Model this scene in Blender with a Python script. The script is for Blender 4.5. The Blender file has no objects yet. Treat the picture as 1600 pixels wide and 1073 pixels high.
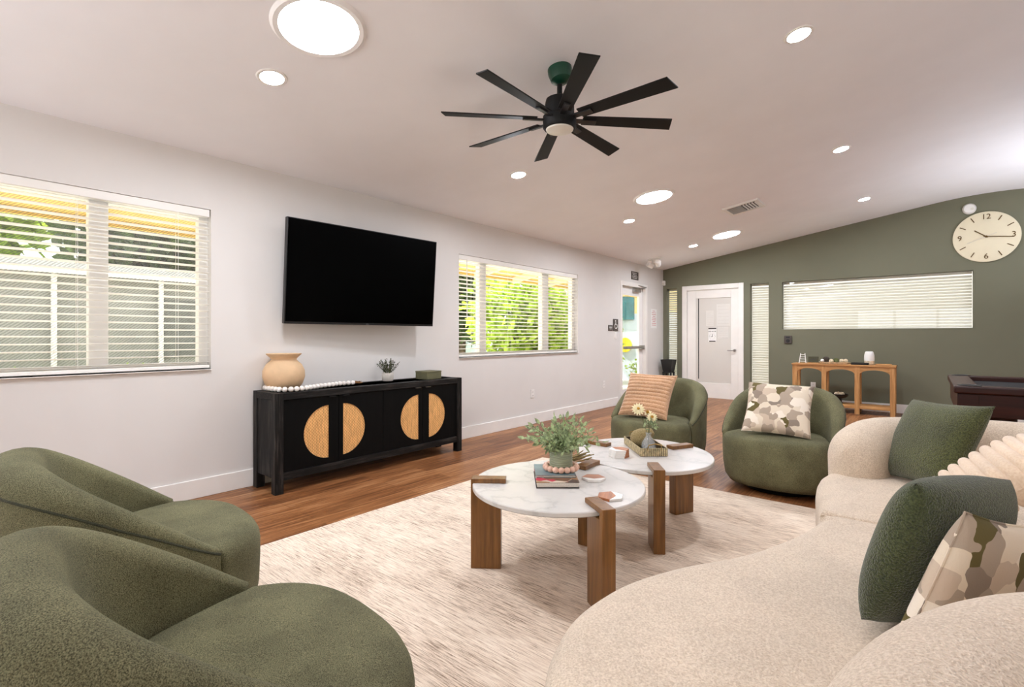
import bpy, bmesh, math, random
from mathutils import Vector, Matrix
import numpy as np
random.seed(7)
scene = bpy.context.scene
COL = scene.collection
PI = math.pi
R = math.radians

# ------------------------------------------------------------------ camera, world, sun, exposure
CAM = Vector((4.189, 0.0, 1.2))
cd = bpy.data.cameras.new('camera'); cam = bpy.data.objects.new('camera', cd); COL.objects.link(cam)
cam.location = CAM
cam.rotation_euler = (PI/2, 0, R(39.647))
cd.sensor_width = 36.0; cd.sensor_fit = 'HORIZONTAL'
cd.lens = 782.0/1600.0*36.0
cd.shift_y = -10.5/1600.0
cd.clip_start = 0.02
scene.camera = cam

world = bpy.data.worlds.new('world'); scene.world = world; world.use_nodes = True
bgn = world.node_tree.nodes['Background']
bgn.inputs['Color'].default_value = (0.95, 0.97, 1.0, 1); bgn.inputs['Strength'].default_value = 3.0
sd = bpy.data.lights.new('sun', 'SUN'); sd.energy = 11.5; sd.angle = R(2); sd.color = (1, .95, .85)
sun = bpy.data.objects.new('sun', sd); COL.objects.link(sun)
sun.rotation_euler = (0, R(-29), R(20))          # high sun from the garden side; the eave keeps it off the windows, the paving throws it back up

vs = scene.view_settings
vs.view_transform = 'Standard'; vs.look = 'None'; vs.gamma = 1.0; vs.use_curve_mapping = False
vs.exposure = 0.04
scene.cycles.max_bounces = 10; scene.cycles.diffuse_bounces = 6; scene.cycles.glossy_bounces = 4
scene.cycles.transparent_max_bounces = 24; scene.cycles.transmission_bounces = 6
scene.cycles.sample_clamp_indirect = 6.0
scene.cycles.use_denoising = True
LAMP_SMALL, LAMP_TUBE = 600.0, 60.0
FILL_UP = {'a': 90.0, 'c': 185.0, 'e': 225.0, 'f': 360.0}  # strengths of the added unseen uplights

# ------------------------------------------------------------------ materials
def lin(c):
    return tuple(((x/255)/12.92 if x/255 <= .04045 else ((x/255+.055)/1.055)**2.4) for x in c)
def new_mat(name):
    m = bpy.data.materials.new(name); m.use_nodes = True
    nt = m.node_tree; b = nt.nodes['Principled BSDF']
    return m, nt, b
def coords(nt, scale=(1,1,1), rot=(0,0,0), loc=(0,0,0)):
    tc = nt.nodes.new('ShaderNodeTexCoord'); mp = nt.nodes.new('ShaderNodeMapping')
    mp.inputs['Scale'].default_value = scale; mp.inputs['Rotation'].default_value = rot; mp.inputs['Location'].default_value = loc
    nt.links.new(tc.outputs['Object'], mp.inputs['Vector']); return mp.outputs['Vector']
def noise(nt, vec, scale, detail=3, rough=.55):
    n = nt.nodes.new('ShaderNodeTexNoise'); n.inputs['Scale'].default_value = scale
    n.inputs['Detail'].default_value = detail; n.inputs['Roughness'].default_value = rough
    nt.links.new(vec, n.inputs['Vector']); return n.outputs['Fac']
def ramp(nt, fac, stops, interp='LINEAR'):
    r = nt.nodes.new('ShaderNodeValToRGB'); r.color_ramp.interpolation = interp
    el = r.color_ramp.elements
    while len(el) < len(stops): el.new(.5)
    for e, (p, c) in zip(el, stops): e.position = p; e.color = (*lin(c), 1)
    nt.links.new(fac, r.inputs['Fac']); return r.outputs['Color']
def bump(nt, b, h, strength=.3, dist=.005):
    n = nt.nodes.new('ShaderNodeBump'); n.inputs['Strength'].default_value = strength; n.inputs['Distance'].default_value = dist
    nt.links.new(h, n.inputs['Height']); nt.links.new(n.outputs['Normal'], b.inputs['Normal'])
def flat(name, c, rough=.5, metal=0, spec=.5, var=0.0, vscale=6, sheen=0, coat=0, bmp=0, bscale=80):
    m, nt, b = new_mat(name)
    b.inputs['Roughness'].default_value = rough; b.inputs['Metallic'].default_value = metal
    b.inputs['Specular IOR Level'].default_value = spec
    v = coords(nt)
    k = var if var else .04
    c1 = tuple(max(0, x*(1-k)) for x in c); c2 = tuple(min(255, x*(1+k)) for x in c)
    nt.links.new(ramp(nt, noise(nt, v, vscale), [(.3, c1), (.7, c2)]), b.inputs['Base Color'])
    if sheen: b.inputs['Sheen Weight'].default_value = sheen
    if coat: b.inputs['Coat Weight'].default_value = coat
    if bmp: bump(nt, b, noise(nt, v, bscale), bmp)
    return m
def fabric(name, dark, light, scale, bmp=.5, dist=.004, sheen=.3, large=.12, rough=.95):
    m, nt, b = new_mat(name)
    v = coords(nt)
    f = noise(nt, v, scale, 2, .6)
    col = ramp(nt, f, [(.32, dark), (.68, light)])
    big = noise(nt, v, 5, 2)
    mx = nt.nodes.new('ShaderNodeMix'); mx.data_type = 'RGBA'; mx.blend_type = 'MULTIPLY'
    mx.inputs['Factor'].default_value = 1
    k = 255*(1-large)
    nt.links.new(col, mx.inputs['A']); nt.links.new(ramp(nt, big, [(.35, (k, k, k)), (.65, (255, 255, 255))]), mx.inputs['B'])
    nt.links.new(mx.outputs['Result'], b.inputs['Base Color'])
    b.inputs['Roughness'].default_value = rough; b.inputs['Specular IOR Level'].default_value = .2
    b.inputs['Sheen Weight'].default_value = sheen; b.inputs['Sheen Roughness'].default_value = .5
    bump(nt, b, f, bmp, dist); return m
def wood(name, c1, c2, c3, axis=2, scale=1.0, rough=.4, stretch=14, coat=0, spec=.5):
    m, nt, b = new_mat(name)
    s = [stretch]*3; s[axis] = 1.0
    v = coords(nt, tuple(x*scale for x in s))
    f = noise(nt, v, 4, 5, .6)
    nt.links.new(ramp(nt, f, [(.25, c1), (.5, c2), (.78, c3)]), b.inputs['Base Color'])
    b.inputs['Roughness'].default_value = rough; b.inputs['Specular IOR Level'].default_value = spec
    if coat: b.inputs['Coat Weight'].default_value = coat
    bump(nt, b, f, .15, .002); return m
def emit(name, c, s):
    m = bpy.data.materials.new(name); m.use_nodes = True; nt = m.node_tree
    nt.nodes.remove(nt.nodes['Principled BSDF']); e = nt.nodes.new('ShaderNodeEmission')
    e.inputs['Color'].default_value = (*lin(c), 1); e.inputs['Strength'].default_value = s
    nt.links.new(e.outputs[0], nt.nodes['Material Output'].inputs['Surface']); return m
def glass(name, tint=(255, 255, 255), refl=1.0):
    m = bpy.data.materials.new(name); m.use_nodes = True; nt = m.node_tree
    nt.nodes.remove(nt.nodes['Principled BSDF'])
    t = nt.nodes.new('ShaderNodeBsdfTransparent'); t.inputs['Color'].default_value = (*lin(tint), 1)
    g = nt.nodes.new('ShaderNodeBsdfGlossy'); g.inputs['Roughness'].default_value = .02
    f = nt.nodes.new('ShaderNodeLayerWeight'); f.inputs['Blend'].default_value = .5
    pw = nt.nodes.new('ShaderNodeMath'); pw.operation = 'POWER'; pw.inputs[1].default_value = 5
    nt.links.new(f.outputs['Facing'], pw.inputs[0])
    mu = nt.nodes.new('ShaderNodeMath'); mu.operation = 'MULTIPLY_ADD'; mu.inputs[1].default_value = .9*refl; mu.inputs[2].default_value = .035*refl
    nt.links.new(pw.outputs[0], mu.inputs[0])
    mx = nt.nodes.new('ShaderNodeMixShader')
    nt.links.new(mu.outputs[0], mx.inputs[0]); nt.links.new(t.outputs[0], mx.inputs[1]); nt.links.new(g.outputs[0], mx.inputs[2])
    nt.links.new(mx.outputs[0], nt.nodes['Material Output'].inputs['Surface']); return m
def screen_mat(name):                              # insect screen: a fine diagonal see-through weave
    m = bpy.data.materials.new(name); m.use_nodes = True; nt = m.node_tree
    d = nt.nodes['Principled BSDF']; d.inputs['Base Color'].default_value = (*lin((120, 122, 112)), 1); d.inputs['Roughness'].default_value = .8
    t = nt.nodes.new('ShaderNodeBsdfTransparent')
    v = coords(nt, (1, 1, 1), (R(52), 0, 0))
    w = nt.nodes.new('ShaderNodeTexWave'); w.wave_type = 'BANDS'; w.bands_direction = 'Y'
    w.inputs['Scale'].default_value = 22; w.inputs['Distortion'].default_value = .6
    nt.links.new(v, w.inputs['Vector'])
    mr = nt.nodes.new('ShaderNodeMapRange'); mr.inputs['To Min'].default_value = .12; mr.inputs['To Max'].default_value = .55
    nt.links.new(w.outputs['Fac'], mr.inputs['Value'])
    mx = nt.nodes.new('ShaderNodeMixShader')
    nt.links.new(mr.outputs[0], mx.inputs[0]); nt.links.new(t.outputs[0], mx.inputs[1]); nt.links.new(d.outputs[0], mx.inputs[2])
    nt.links.new(mx.outputs[0], nt.nodes['Material Output'].inputs['Surface']); return m
def camo(name, scale=13):                          # woven patches in cream, taupe, grey and olive
    m, nt, b = new_mat(name)
    v = coords(nt, (1, 1, .05), (0, 0, R(20)))
    n = nt.nodes.new('ShaderNodeTexNoise'); n.inputs['Scale'].default_value = 9
    nt.links.new(v, n.inputs['Vector'])
    ad = nt.nodes.new('ShaderNodeMix'); ad.data_type = 'RGBA'; ad.blend_type = 'LINEAR_LIGHT'; ad.inputs['Factor'].default_value = .045
    nt.links.new(v, ad.inputs['A']); nt.links.new(n.outputs['Color'], ad.inputs['B'])
    vo = nt.nodes.new('ShaderNodeTexVoronoi'); vo.distance = 'MINKOWSKI'; vo.inputs['Exponent'].default_value = 3.2; vo.inputs['Scale'].default_value = scale
    vo.inputs['Randomness'].default_value = .8
    nt.links.new(ad.outputs['Result'], vo.inputs['Vector'])
    sp = nt.nodes.new('ShaderNodeSeparateColor'); nt.links.new(vo.outputs['Color'], sp.inputs[0])
    col = ramp(nt, sp.outputs[0], [(0, (228, 214, 192)), (.3, (176, 160, 142)), (.5, (205, 187, 166)), (.66, (148, 134, 120)), (.78, (104, 94, 58)), (.88, (240, 229, 212))], 'CONSTANT')
    nt.links.new(col, b.inputs['Base Color']); b.inputs['Roughness'].default_value = .95; b.inputs['Specular IOR Level'].default_value = .2
    bump(nt, b, noise(nt, coords(nt), 260, 2), .4, .002); return m

M = {}
M['wall'] = flat('white_wall_paint', (224, 221, 217), .75, spec=.25, var=.008, vscale=2, bmp=.04, bscale=220)
M['ceiling'] = flat('ceiling_paint', (243, 243, 246), .85, spec=.2, var=.008, vscale=2, bmp=.04, bscale=160)
M['green'] = flat('green_wall_paint', (117, 117, 98), .75, spec=.25, var=.015, vscale=2, bmp=.04, bscale=220)
M['trim'] = flat('white_trim_paint', (240, 237, 232), .4, spec=.4, var=.01)
M['vinyl'] = flat('white_vinyl', (242, 241, 238), .35, var=.008)
M['blind'] = flat('white_blind_slat', (244, 242, 236), .5, var=.008)
M['cream_blind'] = flat('cream_blind_slat', (208, 204, 186), .5, var=.01)
M['glass'] = glass('clear_glass')
M['tglass'] = flat('bubbled_glass', (226, 230, 228), .05, spec=.8, var=.02)
M['tglass'].node_tree.nodes['Principled BSDF'].inputs['Alpha'].default_value = .22
M['office_pane'] = flat('pale_office_pane', (216, 212, 205), .16, spec=.6, var=.01, vscale=1.5)  # opaque pane; the lit office behind is put into its pale colour
M['screen'] = screen_mat('insect_screen')
M['black'] = flat('black_paint', (22, 22, 22), .45, var=.1)
M['fan'] = flat('matte_black_fan', (15, 15, 14), .6, spec=.25, var=.1)
M['fan_green'] = flat('dark_green_canopy', (14, 62, 44), .3, var=.1)
M['tv'] = flat('black_screen_glass', (1, 1, 1), .22, spec=.06, var=.01)
M['tvb'] = flat('black_plastic', (14, 14, 15), .4, var=.1)
M['tvgrey'] = flat('grey_lettering', (150, 150, 150), .4)
M['steel'] = flat('brushed_steel', (165, 162, 158), .3, metal=1, var=.05)
M['lens'] = flat('opal_lens', (225, 222, 212), .3, var=.01)
M['white'] = flat('white_plastic', (238, 236, 232), .35, var=.01)
M['lamp'] = emit('downlight_glow', (242, 246, 255), LAMP_SMALL)
M['tube'] = emit('skylight_glow', (242, 246, 255), LAMP_TUBE)
M['tubring'] = flat('skylight_trim', (246, 245, 243), .3, var=.005)
M['cabinet'] = wood('black_stained_wood', (9, 9, 9), (20, 19, 18), (74, 69, 65), 2, 1.0, .55, spec=.22)
M['cabtop'] = wood('black_stained_top', (11, 11, 11), (22, 21, 20), (72, 67, 63), 1, 1.0, .55, spec=.22)
M['door_black'] = wood('black_door_panel', (4, 4, 4), (7, 7, 7), (13, 13, 12), 2, 1.0, .6, spec=.12)
M['oak'] = wood('honey_wood', (150, 102, 54), (192, 140, 84), (216, 170, 112), 2, .8, .5)
M['oakx'] = wood('honey_wood_top', (148, 100, 52), (188, 136, 80), (212, 166, 108), 0, .8, .5)
M['walnut'] = wood('walnut_leg', (86, 53, 17), (120, 78, 30), (144, 98, 45), 2, .8, .32, coat=.15)
M['mahogany'] = wood('mahogany', (34, 12, 6), (50, 18, 9), (64, 26, 14), 0, .6, .4, spec=.3)
M['cloth'] = flat('black_cloth', (14, 15, 18), .9, var=.1)
M['boucle'] = fabric('cream_boucle', (204, 184, 160), (240, 224, 203), 190, .8, .006, .25, .04)
M['chair'] = fabric('olive_tweed', (66, 66, 45), (150, 147, 111), 420, .6, .004, .04, .16)
M['piping'] = fabric('olive_piping', (44, 46, 32), (78, 80, 60), 330, .5, .003, .2, .1)
M['sherpa'] = fabric('green_sherpa', (48, 54, 26), (104, 108, 62), 190, .9, .008, .35, .15)
M['sherpa2'] = fabric('dark_green_sherpa', (42, 50, 26), (90, 98, 60), 210, .9, .008, .35, .15)
M['rib'] = fabric('tan_faux_fur', (196, 150, 112), (226, 186, 148), 120, .4, .004, .5, .1)
M['rib2'] = fabric('peach_faux_fur', (232, 204, 172), (246, 224, 198), 120, .4, .004, .5, .06)
M['camo'] = camo('patchwork_weave', 15)
M['pale_clay'] = flat('pale_terracotta', (214, 182, 145), .85, spec=.2, var=.05, vscale=7, bmp=.15, bscale=60)
M['bead'] = flat('white_bead', (236, 230, 222), .6, var=.05, vscale=60)
M['bead_pink'] = flat('blush_bead', (232, 190, 168), .5, var=.06, vscale=30)
M['jute'] = fabric('jute', (110, 76, 46), (166, 122, 80), 400, .6, .003, 0, .1)
M['leaf_dark'] = flat('dark_leaf', (62, 66, 46), .6, var=.3, vscale=60)
M['leaf'] = flat('sage_leaf', (152, 166, 126), .55, var=.35, vscale=45)
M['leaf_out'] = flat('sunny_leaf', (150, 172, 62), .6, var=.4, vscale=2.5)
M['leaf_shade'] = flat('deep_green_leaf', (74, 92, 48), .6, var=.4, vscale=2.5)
def leafy(m, amount=.5):                            # thin leaves let some light through
    nt = m.node_tree; b = nt.nodes['Principled BSDF']; t = nt.nodes.new('ShaderNodeBsdfTranslucent'); mx = nt.nodes.new('ShaderNodeMixShader')
    nt.links.new(b.inputs['Base Color'].links[0].from_socket, t.inputs['Color']); mx.inputs[0].default_value = amount
    nt.links.new(b.outputs[0], mx.inputs[1]); nt.links.new(t.outputs[0], mx.inputs[2]); nt.links.new(mx.outputs[0], nt.nodes['Material Output'].inputs['Surface'])
for k_ in ('leaf', 'leaf_out', 'leaf_shade'): leafy(M[k_])
M['stem'] = flat('stem', (92, 96, 60), .7, var=.2)
M['concrete'] = flat('pale_ceramic', (206, 200, 190), .6, var=.05, vscale=30)
M['olive_box'] = flat('olive_box', (100, 98, 70), .5, var=.08, vscale=12)
M['gold'] = flat('antique_gold', (150, 122, 70), .4, metal=.6, var=.12, vscale=20)
M['sagepot'] = flat('sage_ceramic', (152, 158, 132), .5, var=.06)
M['yellow_petal'] = flat('pale_yellow_petal', (255, 238, 198), .6, var=.06, vscale=30)
M['pollen'] = flat('flower_centre', (190, 140, 40), .7, var=.1)
M['pear'] = fabric('woven_gold_pear', (124, 104, 62), (204, 184, 134), 260, .9, .006, .1, .1)
M['bamboo'] = flat('bamboo_slat', (190, 174, 134), .5, var=.2, vscale=60)
M['bamboo_dark'] = flat('dark_gap', (76, 62, 40), .6)
M['pages'] = flat('book_pages', (214, 204, 190), .8, var=.05, vscale=200)
M['teal_cover'] = flat('blue_grey_cover', (112, 134, 140), .35, var=.12, vscale=9)
M['brown'] = wood('brown_veneer', (132, 74, 36), (168, 102, 58), (190, 124, 76), 0, 2, .4)
M['chip'] = flat('white_marble_chip', (236, 232, 226), .3, var=.03, vscale=30)
M['twig'] = flat('dry_twig', (142, 124, 84), .8, var=.25, vscale=60)
M['paper'] = flat('white_paper', (242, 241, 238), .8, var=.005)
M['sheet'] = flat('translucent_notice', (222, 219, 213), .8, var=.01)
M['ink'] = flat('dark_ink', (60, 56, 54), .7)
M['red_ink'] = flat('red_ink', (196, 92, 92), .7)
M['plaque'] = flat('dark_brown_plaque', (74, 66, 60), .5)
M['clockface'] = flat('cream_clock_face', (232, 222, 192), .55, var=.01)
M['clockgold'] = flat('bronze_hand', (98, 74, 34), .35, metal=.7)
M['concretef'] = flat('pavement', (216, 213, 206), .9, var=.06, vscale=3)
M['lawn'] = flat('lawn', (140, 160, 70), .95, var=.25, vscale=30)
M['eave'] = flat('yellow_eave_board', (206, 178, 96), .7, var=.05, vscale=3)
M['rafter'] = flat('cream_rafter', (240, 224, 190), .7, var=.03)
M['roof'] = flat('grey_shingle', (112, 114, 110), .9, var=.12, vscale=8)
M['postm'] = flat('blue_grey_post', (88, 100, 122), .6)
M['greywall'] = flat('grey_siding', (150, 150, 144), .8, var=.06, vscale=2)
M['whitewall'] = flat('pale_blue_render', (206, 216, 228), .8, var=.03, vscale=2)
M['ochre'] = flat('yellow_render', (232, 208, 140), .8, var=.03, vscale=2)
M['teal'] = flat('teal_sign_panel', (40, 98, 104), .5, var=.15)
M['yellow'] = flat('yellow_disc', (240, 212, 40), .5)
M['bark'] = flat('bark', (84, 72, 58), .9, var=.3, vscale=20)
M['moss'] = fabric('moss', (70, 76, 44), (124, 128, 84), 220, .9, .006, 0, .1)
M['pine'] = flat('dark_brown_ball', (52, 42, 32), .8, var=.3, vscale=90, bmp=.6, bscale=120)
M['stone'] = flat('cream_ball', (214, 196, 166), .7, var=.15, vscale=40, bmp=.4, bscale=90)
M['acrylic'] = glass('acrylic', (225, 225, 222), 1.5)

def floor_mat():
    m, nt, b = new_mat('walnut_plank_floor')
    v = coords(nt, (1, 1, 1), (0, 0, PI/2))
    br = nt.nodes.new('ShaderNodeTexBrick'); br.offset = .37
    br.inputs['Scale'].default_value = 1; br.inputs['Brick Width'].default_value = 1.25; br.inputs['Row Height'].default_value = .15
    br.inputs['Mortar Size'].default_value = .0014; br.inputs['Mortar'].default_value = (*lin((44, 26, 14)), 1)
    br.inputs['Color1'].default_value = (.25, .25, .25, 1); br.inputs['Color2'].default_value = (.75, .75, .75, 1)
    nt.links.new(v, br.inputs['Vector'])
    g = noise(nt, coords(nt, (20, .9, 1)), 2.2, 6, .72)
    mx = nt.nodes.new('ShaderNodeMix'); mx.data_type = 'RGBA'; mx.inputs['Factor'].default_value = .26
    nt.links.new(g, mx.inputs['A']); nt.links.new(br.outputs['Color'], mx.inputs['B'])
    col = ramp(nt, mx.outputs['Result'], [(.34, (66, 36, 18)), (.44, (116, 72, 40)), (.54, (150, 100, 60)), (.66, (186, 138, 96))])
    nt.links.new(col, b.inputs['Base Color']); b.inputs['Roughness'].default_value = .42; b.inputs['Specular IOR Level'].default_value = .4
    bump(nt, b, g, .12, .002); return m
M['floor'] = floor_mat()
def rug_mat():
    m, nt, b = new_mat('beige_woven_rug')
    a = noise(nt, coords(nt, (1.5, 30, 1)), 5, 6, .8)
    c = noise(nt, coords(nt, (1, 2.4, 1)), 1.6, 3, .6)
    mx = nt.nodes.new('ShaderNodeMix'); mx.data_type = 'RGBA'; mx.inputs['Factor'].default_value = .2
    nt.links.new(a, mx.inputs['A']); nt.links.new(c, mx.inputs['B'])
    col = ramp(nt, mx.outputs['Result'], [(.38, (122, 102, 84)), (.45, (198, 178, 158)), (.51, (230, 212, 192)), (.6, (246, 233, 215))])
    nt.links.new(col, b.inputs['Base Color']); b.inputs['Roughness'].default_value = .95; b.inputs['Specular IOR Level'].default_value = .15
    bump(nt, b, a, .4, .004); return m
M['rug'] = rug_mat()
def marble_mat():
    m, nt, b = new_mat('white_marble')
    v = coords(nt)
    n1 = noise(nt, v, 3.2, 6, .6)
    w = nt.nodes.new('ShaderNodeMath'); w.operation = 'SUBTRACT'; w.inputs[1].default_value = .5; nt.links.new(n1, w.inputs[0])
    ab = nt.nodes.new('ShaderNodeMath'); ab.operation = 'ABSOLUTE'; nt.links.new(w.outputs[0], ab.inputs[0])
    col = ramp(nt, ab.outputs[0], [(0, (198, 195, 191)), (.03, (210, 207, 202)), (.1, (214, 210, 205))])
    nt.links.new(col, b.inputs['Base Color']); b.inputs['Roughness'].default_value = .22; return m
M['marble'] = marble_mat()
def rattan_mat():
    m, nt, b = new_mat('woven_rattan')
    c = nt.nodes.new('ShaderNodeTexChecker'); c.inputs['Scale'].default_value = 80
    c.inputs['Color1'].default_value = (*lin((255, 204, 134)), 1); c.inputs['Color2'].default_value = (*lin((228, 168, 100)), 1)
    v = coords(nt); nt.links.new(v, c.inputs['Vector'])
    f = noise(nt, coords(nt, (1, 60, 4)), 4, 3)
    mx = nt.nodes.new('ShaderNodeMix'); mx.data_type = 'RGBA'; mx.blend_type = 'MULTIPLY'; mx.inputs['Factor'].default_value = .8
    nt.links.new(c.outputs['Color'], mx.inputs['A']); nt.links.new(ramp(nt, f, [(.35, (190, 180, 168)), (.6, (255, 255, 255))]), mx.inputs['B'])
    nt.links.new(mx.outputs['Result'], b.inputs['Base Color']); b.inputs['Roughness'].default_value = .6
    bump(nt, b, c.outputs['Fac'], .4, .003); return m
M['rattan'] = rattan_mat()
def cover_mat():
    m, nt, b = new_mat('photo_book_cover')
    vo = nt.nodes.new('ShaderNodeTexVoronoi'); vo.inputs['Scale'].default_value = 16
    nt.links.new(coords(nt), vo.inputs['Vector'])
    sp = nt.nodes.new('ShaderNodeSeparateColor'); nt.links.new(vo.outputs['Color'], sp.inputs[0])
    nt.links.new(ramp(nt, sp.outputs[0], [(0, (214, 198, 180)), (.25, (120, 84, 60)), (.45, (190, 44, 72)), (.6, (70, 54, 48)), (.75, (222, 208, 196)), (.9, (160, 120, 80))], 'CONSTANT'), b.inputs['Base Color'])
    b.inputs['Roughness'].default_value = .3; return m
M['cover'] = cover_mat()

# ------------------------------------------------------------------ mesh helpers
class MB:
    def __init__(s): s.v = []; s.f = []
    def add(s, vs, fs):
        o = len(s.v); s.v += [tuple(p) for p in vs]; s.f += [tuple(i+o for i in f) for f in fs]; return s
    def box(s, c, d, rz=0, mat=None):
        x, y, z = d[0]/2, d[1]/2, d[2]/2
        P = [Vector((a*x, b*y, e*z)) for a in (-1, 1) for b in (-1, 1) for e in (-1, 1)]
        Mx = mat if mat is not None else Matrix.Rotation(rz, 3, 'Z')
        P = [Mx @ p + Vector(c) for p in P]
        return s.add(P, [(0,1,3,2),(4,6,7,5),(0,4,5,1),(2,3,7,6),(0,2,6,4),(1,5,7,3)])
    def span(s, a, b):
        return s.box([(p+q)/2 for p, q in zip(a, b)], [abs(q-p) for p, q in zip(a, b)])
    def prism(s, poly, fn0, fn1):                 # poly of 2-D points; fn maps (a,b) to 3-D at each end
        n = len(poly); P = [fn0(*p) for p in poly]+[fn1(*p) for p in poly]
        F = [tuple(range(n))[::-1], tuple(range(n, 2*n))]+[(i, (i+1) % n, n+(i+1) % n, n+i) for i in range(n)]
        return s.add(P, F)
    def lathe(s, prof, n=32, c=(0,0,0), mat=None, caps=True):
        P = []; F = []
        for r, z in prof:
            for i in range(n):
                a = 2*PI*i/n; p = Vector((r*math.cos(a), r*math.sin(a), z))
                if mat is not None: p = mat @ p
                P.append(p+Vector(c))
        for k in range(len(prof)-1):
            for i in range(n):
                j = (i+1) % n; F.append((k*n+i, k*n+j, (k+1)*n+j, (k+1)*n+i))
        if caps:
            F.append(tuple(range(n))[::-1]); k = len(prof)-1; F.append(tuple(k*n+i for i in range(n)))
        return s.add(P, F)
    def sphere(s, c, r, nu=16, nv=10, sc=(1,1,1)):
        P = [Vector(c)+Vector((0, 0, -r*sc[2]))]; F = []
        for k in range(1, nv):
            t = PI*k/nv
            for i in range(nu):
                a = 2*PI*i/nu
                P.append(Vector(c)+Vector((r*math.sin(t)*math.cos(a)*sc[0], r*math.sin(t)*math.sin(a)*sc[1], -r*math.cos(t)*sc[2])))
        P.append(Vector(c)+Vector((0, 0, r*sc[2]))); last = len(P)-1
        for i in range(nu):
            j = (i+1) % nu
            F.append((0, 1+j, 1+i)); F.append((last, last-nu+i, last-nu+j))
            for k in range(nv-2): F.append((1+k*nu+i, 1+k*nu+j, 1+(k+1)*nu+j, 1+(k+1)*nu+i))
        return s.add(P, F)
    def tube(s, pts, r, n=8, closed=False):
        pts = [Vector(p) for p in pts]; m = len(pts); P = []; F = []
        rr = r if isinstance(r, (list, tuple)) else [r]*m
        up = None
        for k, p in enumerate(pts):
            t = (pts[(k+1) % m] if (closed or k < m-1) else p) - (pts[k-1] if (closed or k > 0) else p)
            t = t.normalized() if t.length > 1e-9 else Vector((0, 0, 1))
            if up is None: up = Vector((0, 0, 1)) if abs(t.z) < .9 else Vector((1, 0, 0))
            a = t.cross(up); a = a.normalized() if a.length > 1e-6 else Vector((1, 0, 0))
            b = a.cross(t).normalized(); up = b
            for i in range(n):
                q = 2*PI*i/n; P.append(p+a*math.cos(q)*rr[k]+b*math.sin(q)*rr[k])
        for k in range(m if closed else m-1):
            for i in range(n):
                j = (i+1) % n; kk = (k+1) % m
                F.append((k*n+i, k*n+j, kk*n+j, kk*n+i))
        if not closed:
            F.append(tuple(range(n))[::-1]); F.append(tuple((m-1)*n+i for i in range(n)))
        return s.add(P, F)
    def grid(s, rows, closed=False):              # rows of equal length
        n = len(rows[0]); P = [p for r in rows for p in r]; F = []
        for k in range(len(rows)-1):
            for i in range(n if closed else n-1):
                j = (i+1) % n; F.append((k*n+i, k*n+j, (k+1)*n+j, (k+1)*n+i))
        return s.add(P, F)
    def build(s, name, mat, parent=None, loc=None, rot=None, bevel=0, angle=40, smooth=True, fix=True, seg=2, sub=0):
        me = bpy.data.meshes.new(name); me.from_pydata([tuple(p) for p in s.v], [], s.f); me.update()
        if fix:
            bm = bmesh.new(); bm.from_mesh(me); bmesh.ops.recalc_face_normals(bm, faces=bm.faces); bm.to_mesh(me); bm.free()
        me.materials.append(mat)
        o = bpy.data.objects.new(name, me); COL.objects.link(o)
        if smooth:
            me.polygons.foreach_set('use_smooth', [True]*len(me.polygons))
            if angle < 179: me.set_sharp_from_angle(angle=R(angle))
        if bevel:
            b = o.modifiers.new('bevel', 'BEVEL'); b.width = bevel; b.segments = seg; b.limit_method = 'ANGLE'; b.angle_limit = R(40)
            b.harden_normals = False
        if sub:
            b = o.modifiers.new('sub', 'SUBSURF'); b.levels = sub; b.render_levels = sub
        if parent: o.parent = parent
        if loc is not None: o.location = loc
        if rot is not None: o.rotation_euler = rot
        return o
def empty(name, loc=(0,0,0), rz=0, rot=None):
    o = bpy.data.objects.new(name, None); COL.objects.link(o); o.location = loc
    o.rotation_euler = rot if rot else (0, 0, rz); o.empty_display_size = .1; return o
def tag(o, label=None, cat=None, group=None, kind=None):
    if label: o['label'] = label
    if cat: o['category'] = cat
    if group: o['group'] = group
    if kind: o['kind'] = kind
    return o
def thing(name, label, cat, loc=(0,0,0), rz=0, group=None, rot=None): return tag(empty(name, loc, rz, rot), label, cat, group)
def struct(o, label=None): o['kind'] = 'structure'; return tag(o, label)
def copy_tree(src, label=None, parent=None):
    c = src.copy(); COL.objects.link(c)
    if parent: c.parent = parent
    for ch in list(src.children): copy_tree(ch, None, c)
    if label: c['label'] = label
    return c
def text(name, body, size, mat, parent, loc, rot, extrude=.001, align='CENTER', spacing=1.0):
    cu = bpy.data.curves.new(name, 'FONT'); cu.body = body; cu.size = size; cu.extrude = extrude
    cu.align_x = align; cu.align_y = 'CENTER'; cu.space_character = spacing; cu.materials.append(mat)
    t = bpy.data.objects.new(name, cu); COL.objects.link(t); bpy.context.view_layer.update()
    me = bpy.data.meshes.new_from_object(t); bpy.data.objects.remove(t); bpy.data.curves.remove(cu)
    o = bpy.data.objects.new(name, me); COL.objects.link(o); o.parent = parent; o.location = loc; o.rotation_euler = rot; return o
def catmull(pts, n=8, closed=False):
    pts = [Vector(p) for p in pts]; m = len(pts); out = []
    for i in range(m if closed else m-1):
        p0 = pts[i-1] if (closed or i > 0) else pts[0]*2-pts[1]
        p1 = pts[i]; p2 = pts[(i+1) % m]
        p3 = pts[(i+2) % m] if (closed or i+2 < m) else p2*2-p1
        for k in range(n):
            t = k/n
            out.append(.5*((2*p1)+(p2-p0)*t+(2*p0-5*p1+4*p2-p3)*t*t+(3*p1-p0-3*p2+p3)*t**3))
    if not closed: out.append(pts[-1])
    return out

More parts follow.
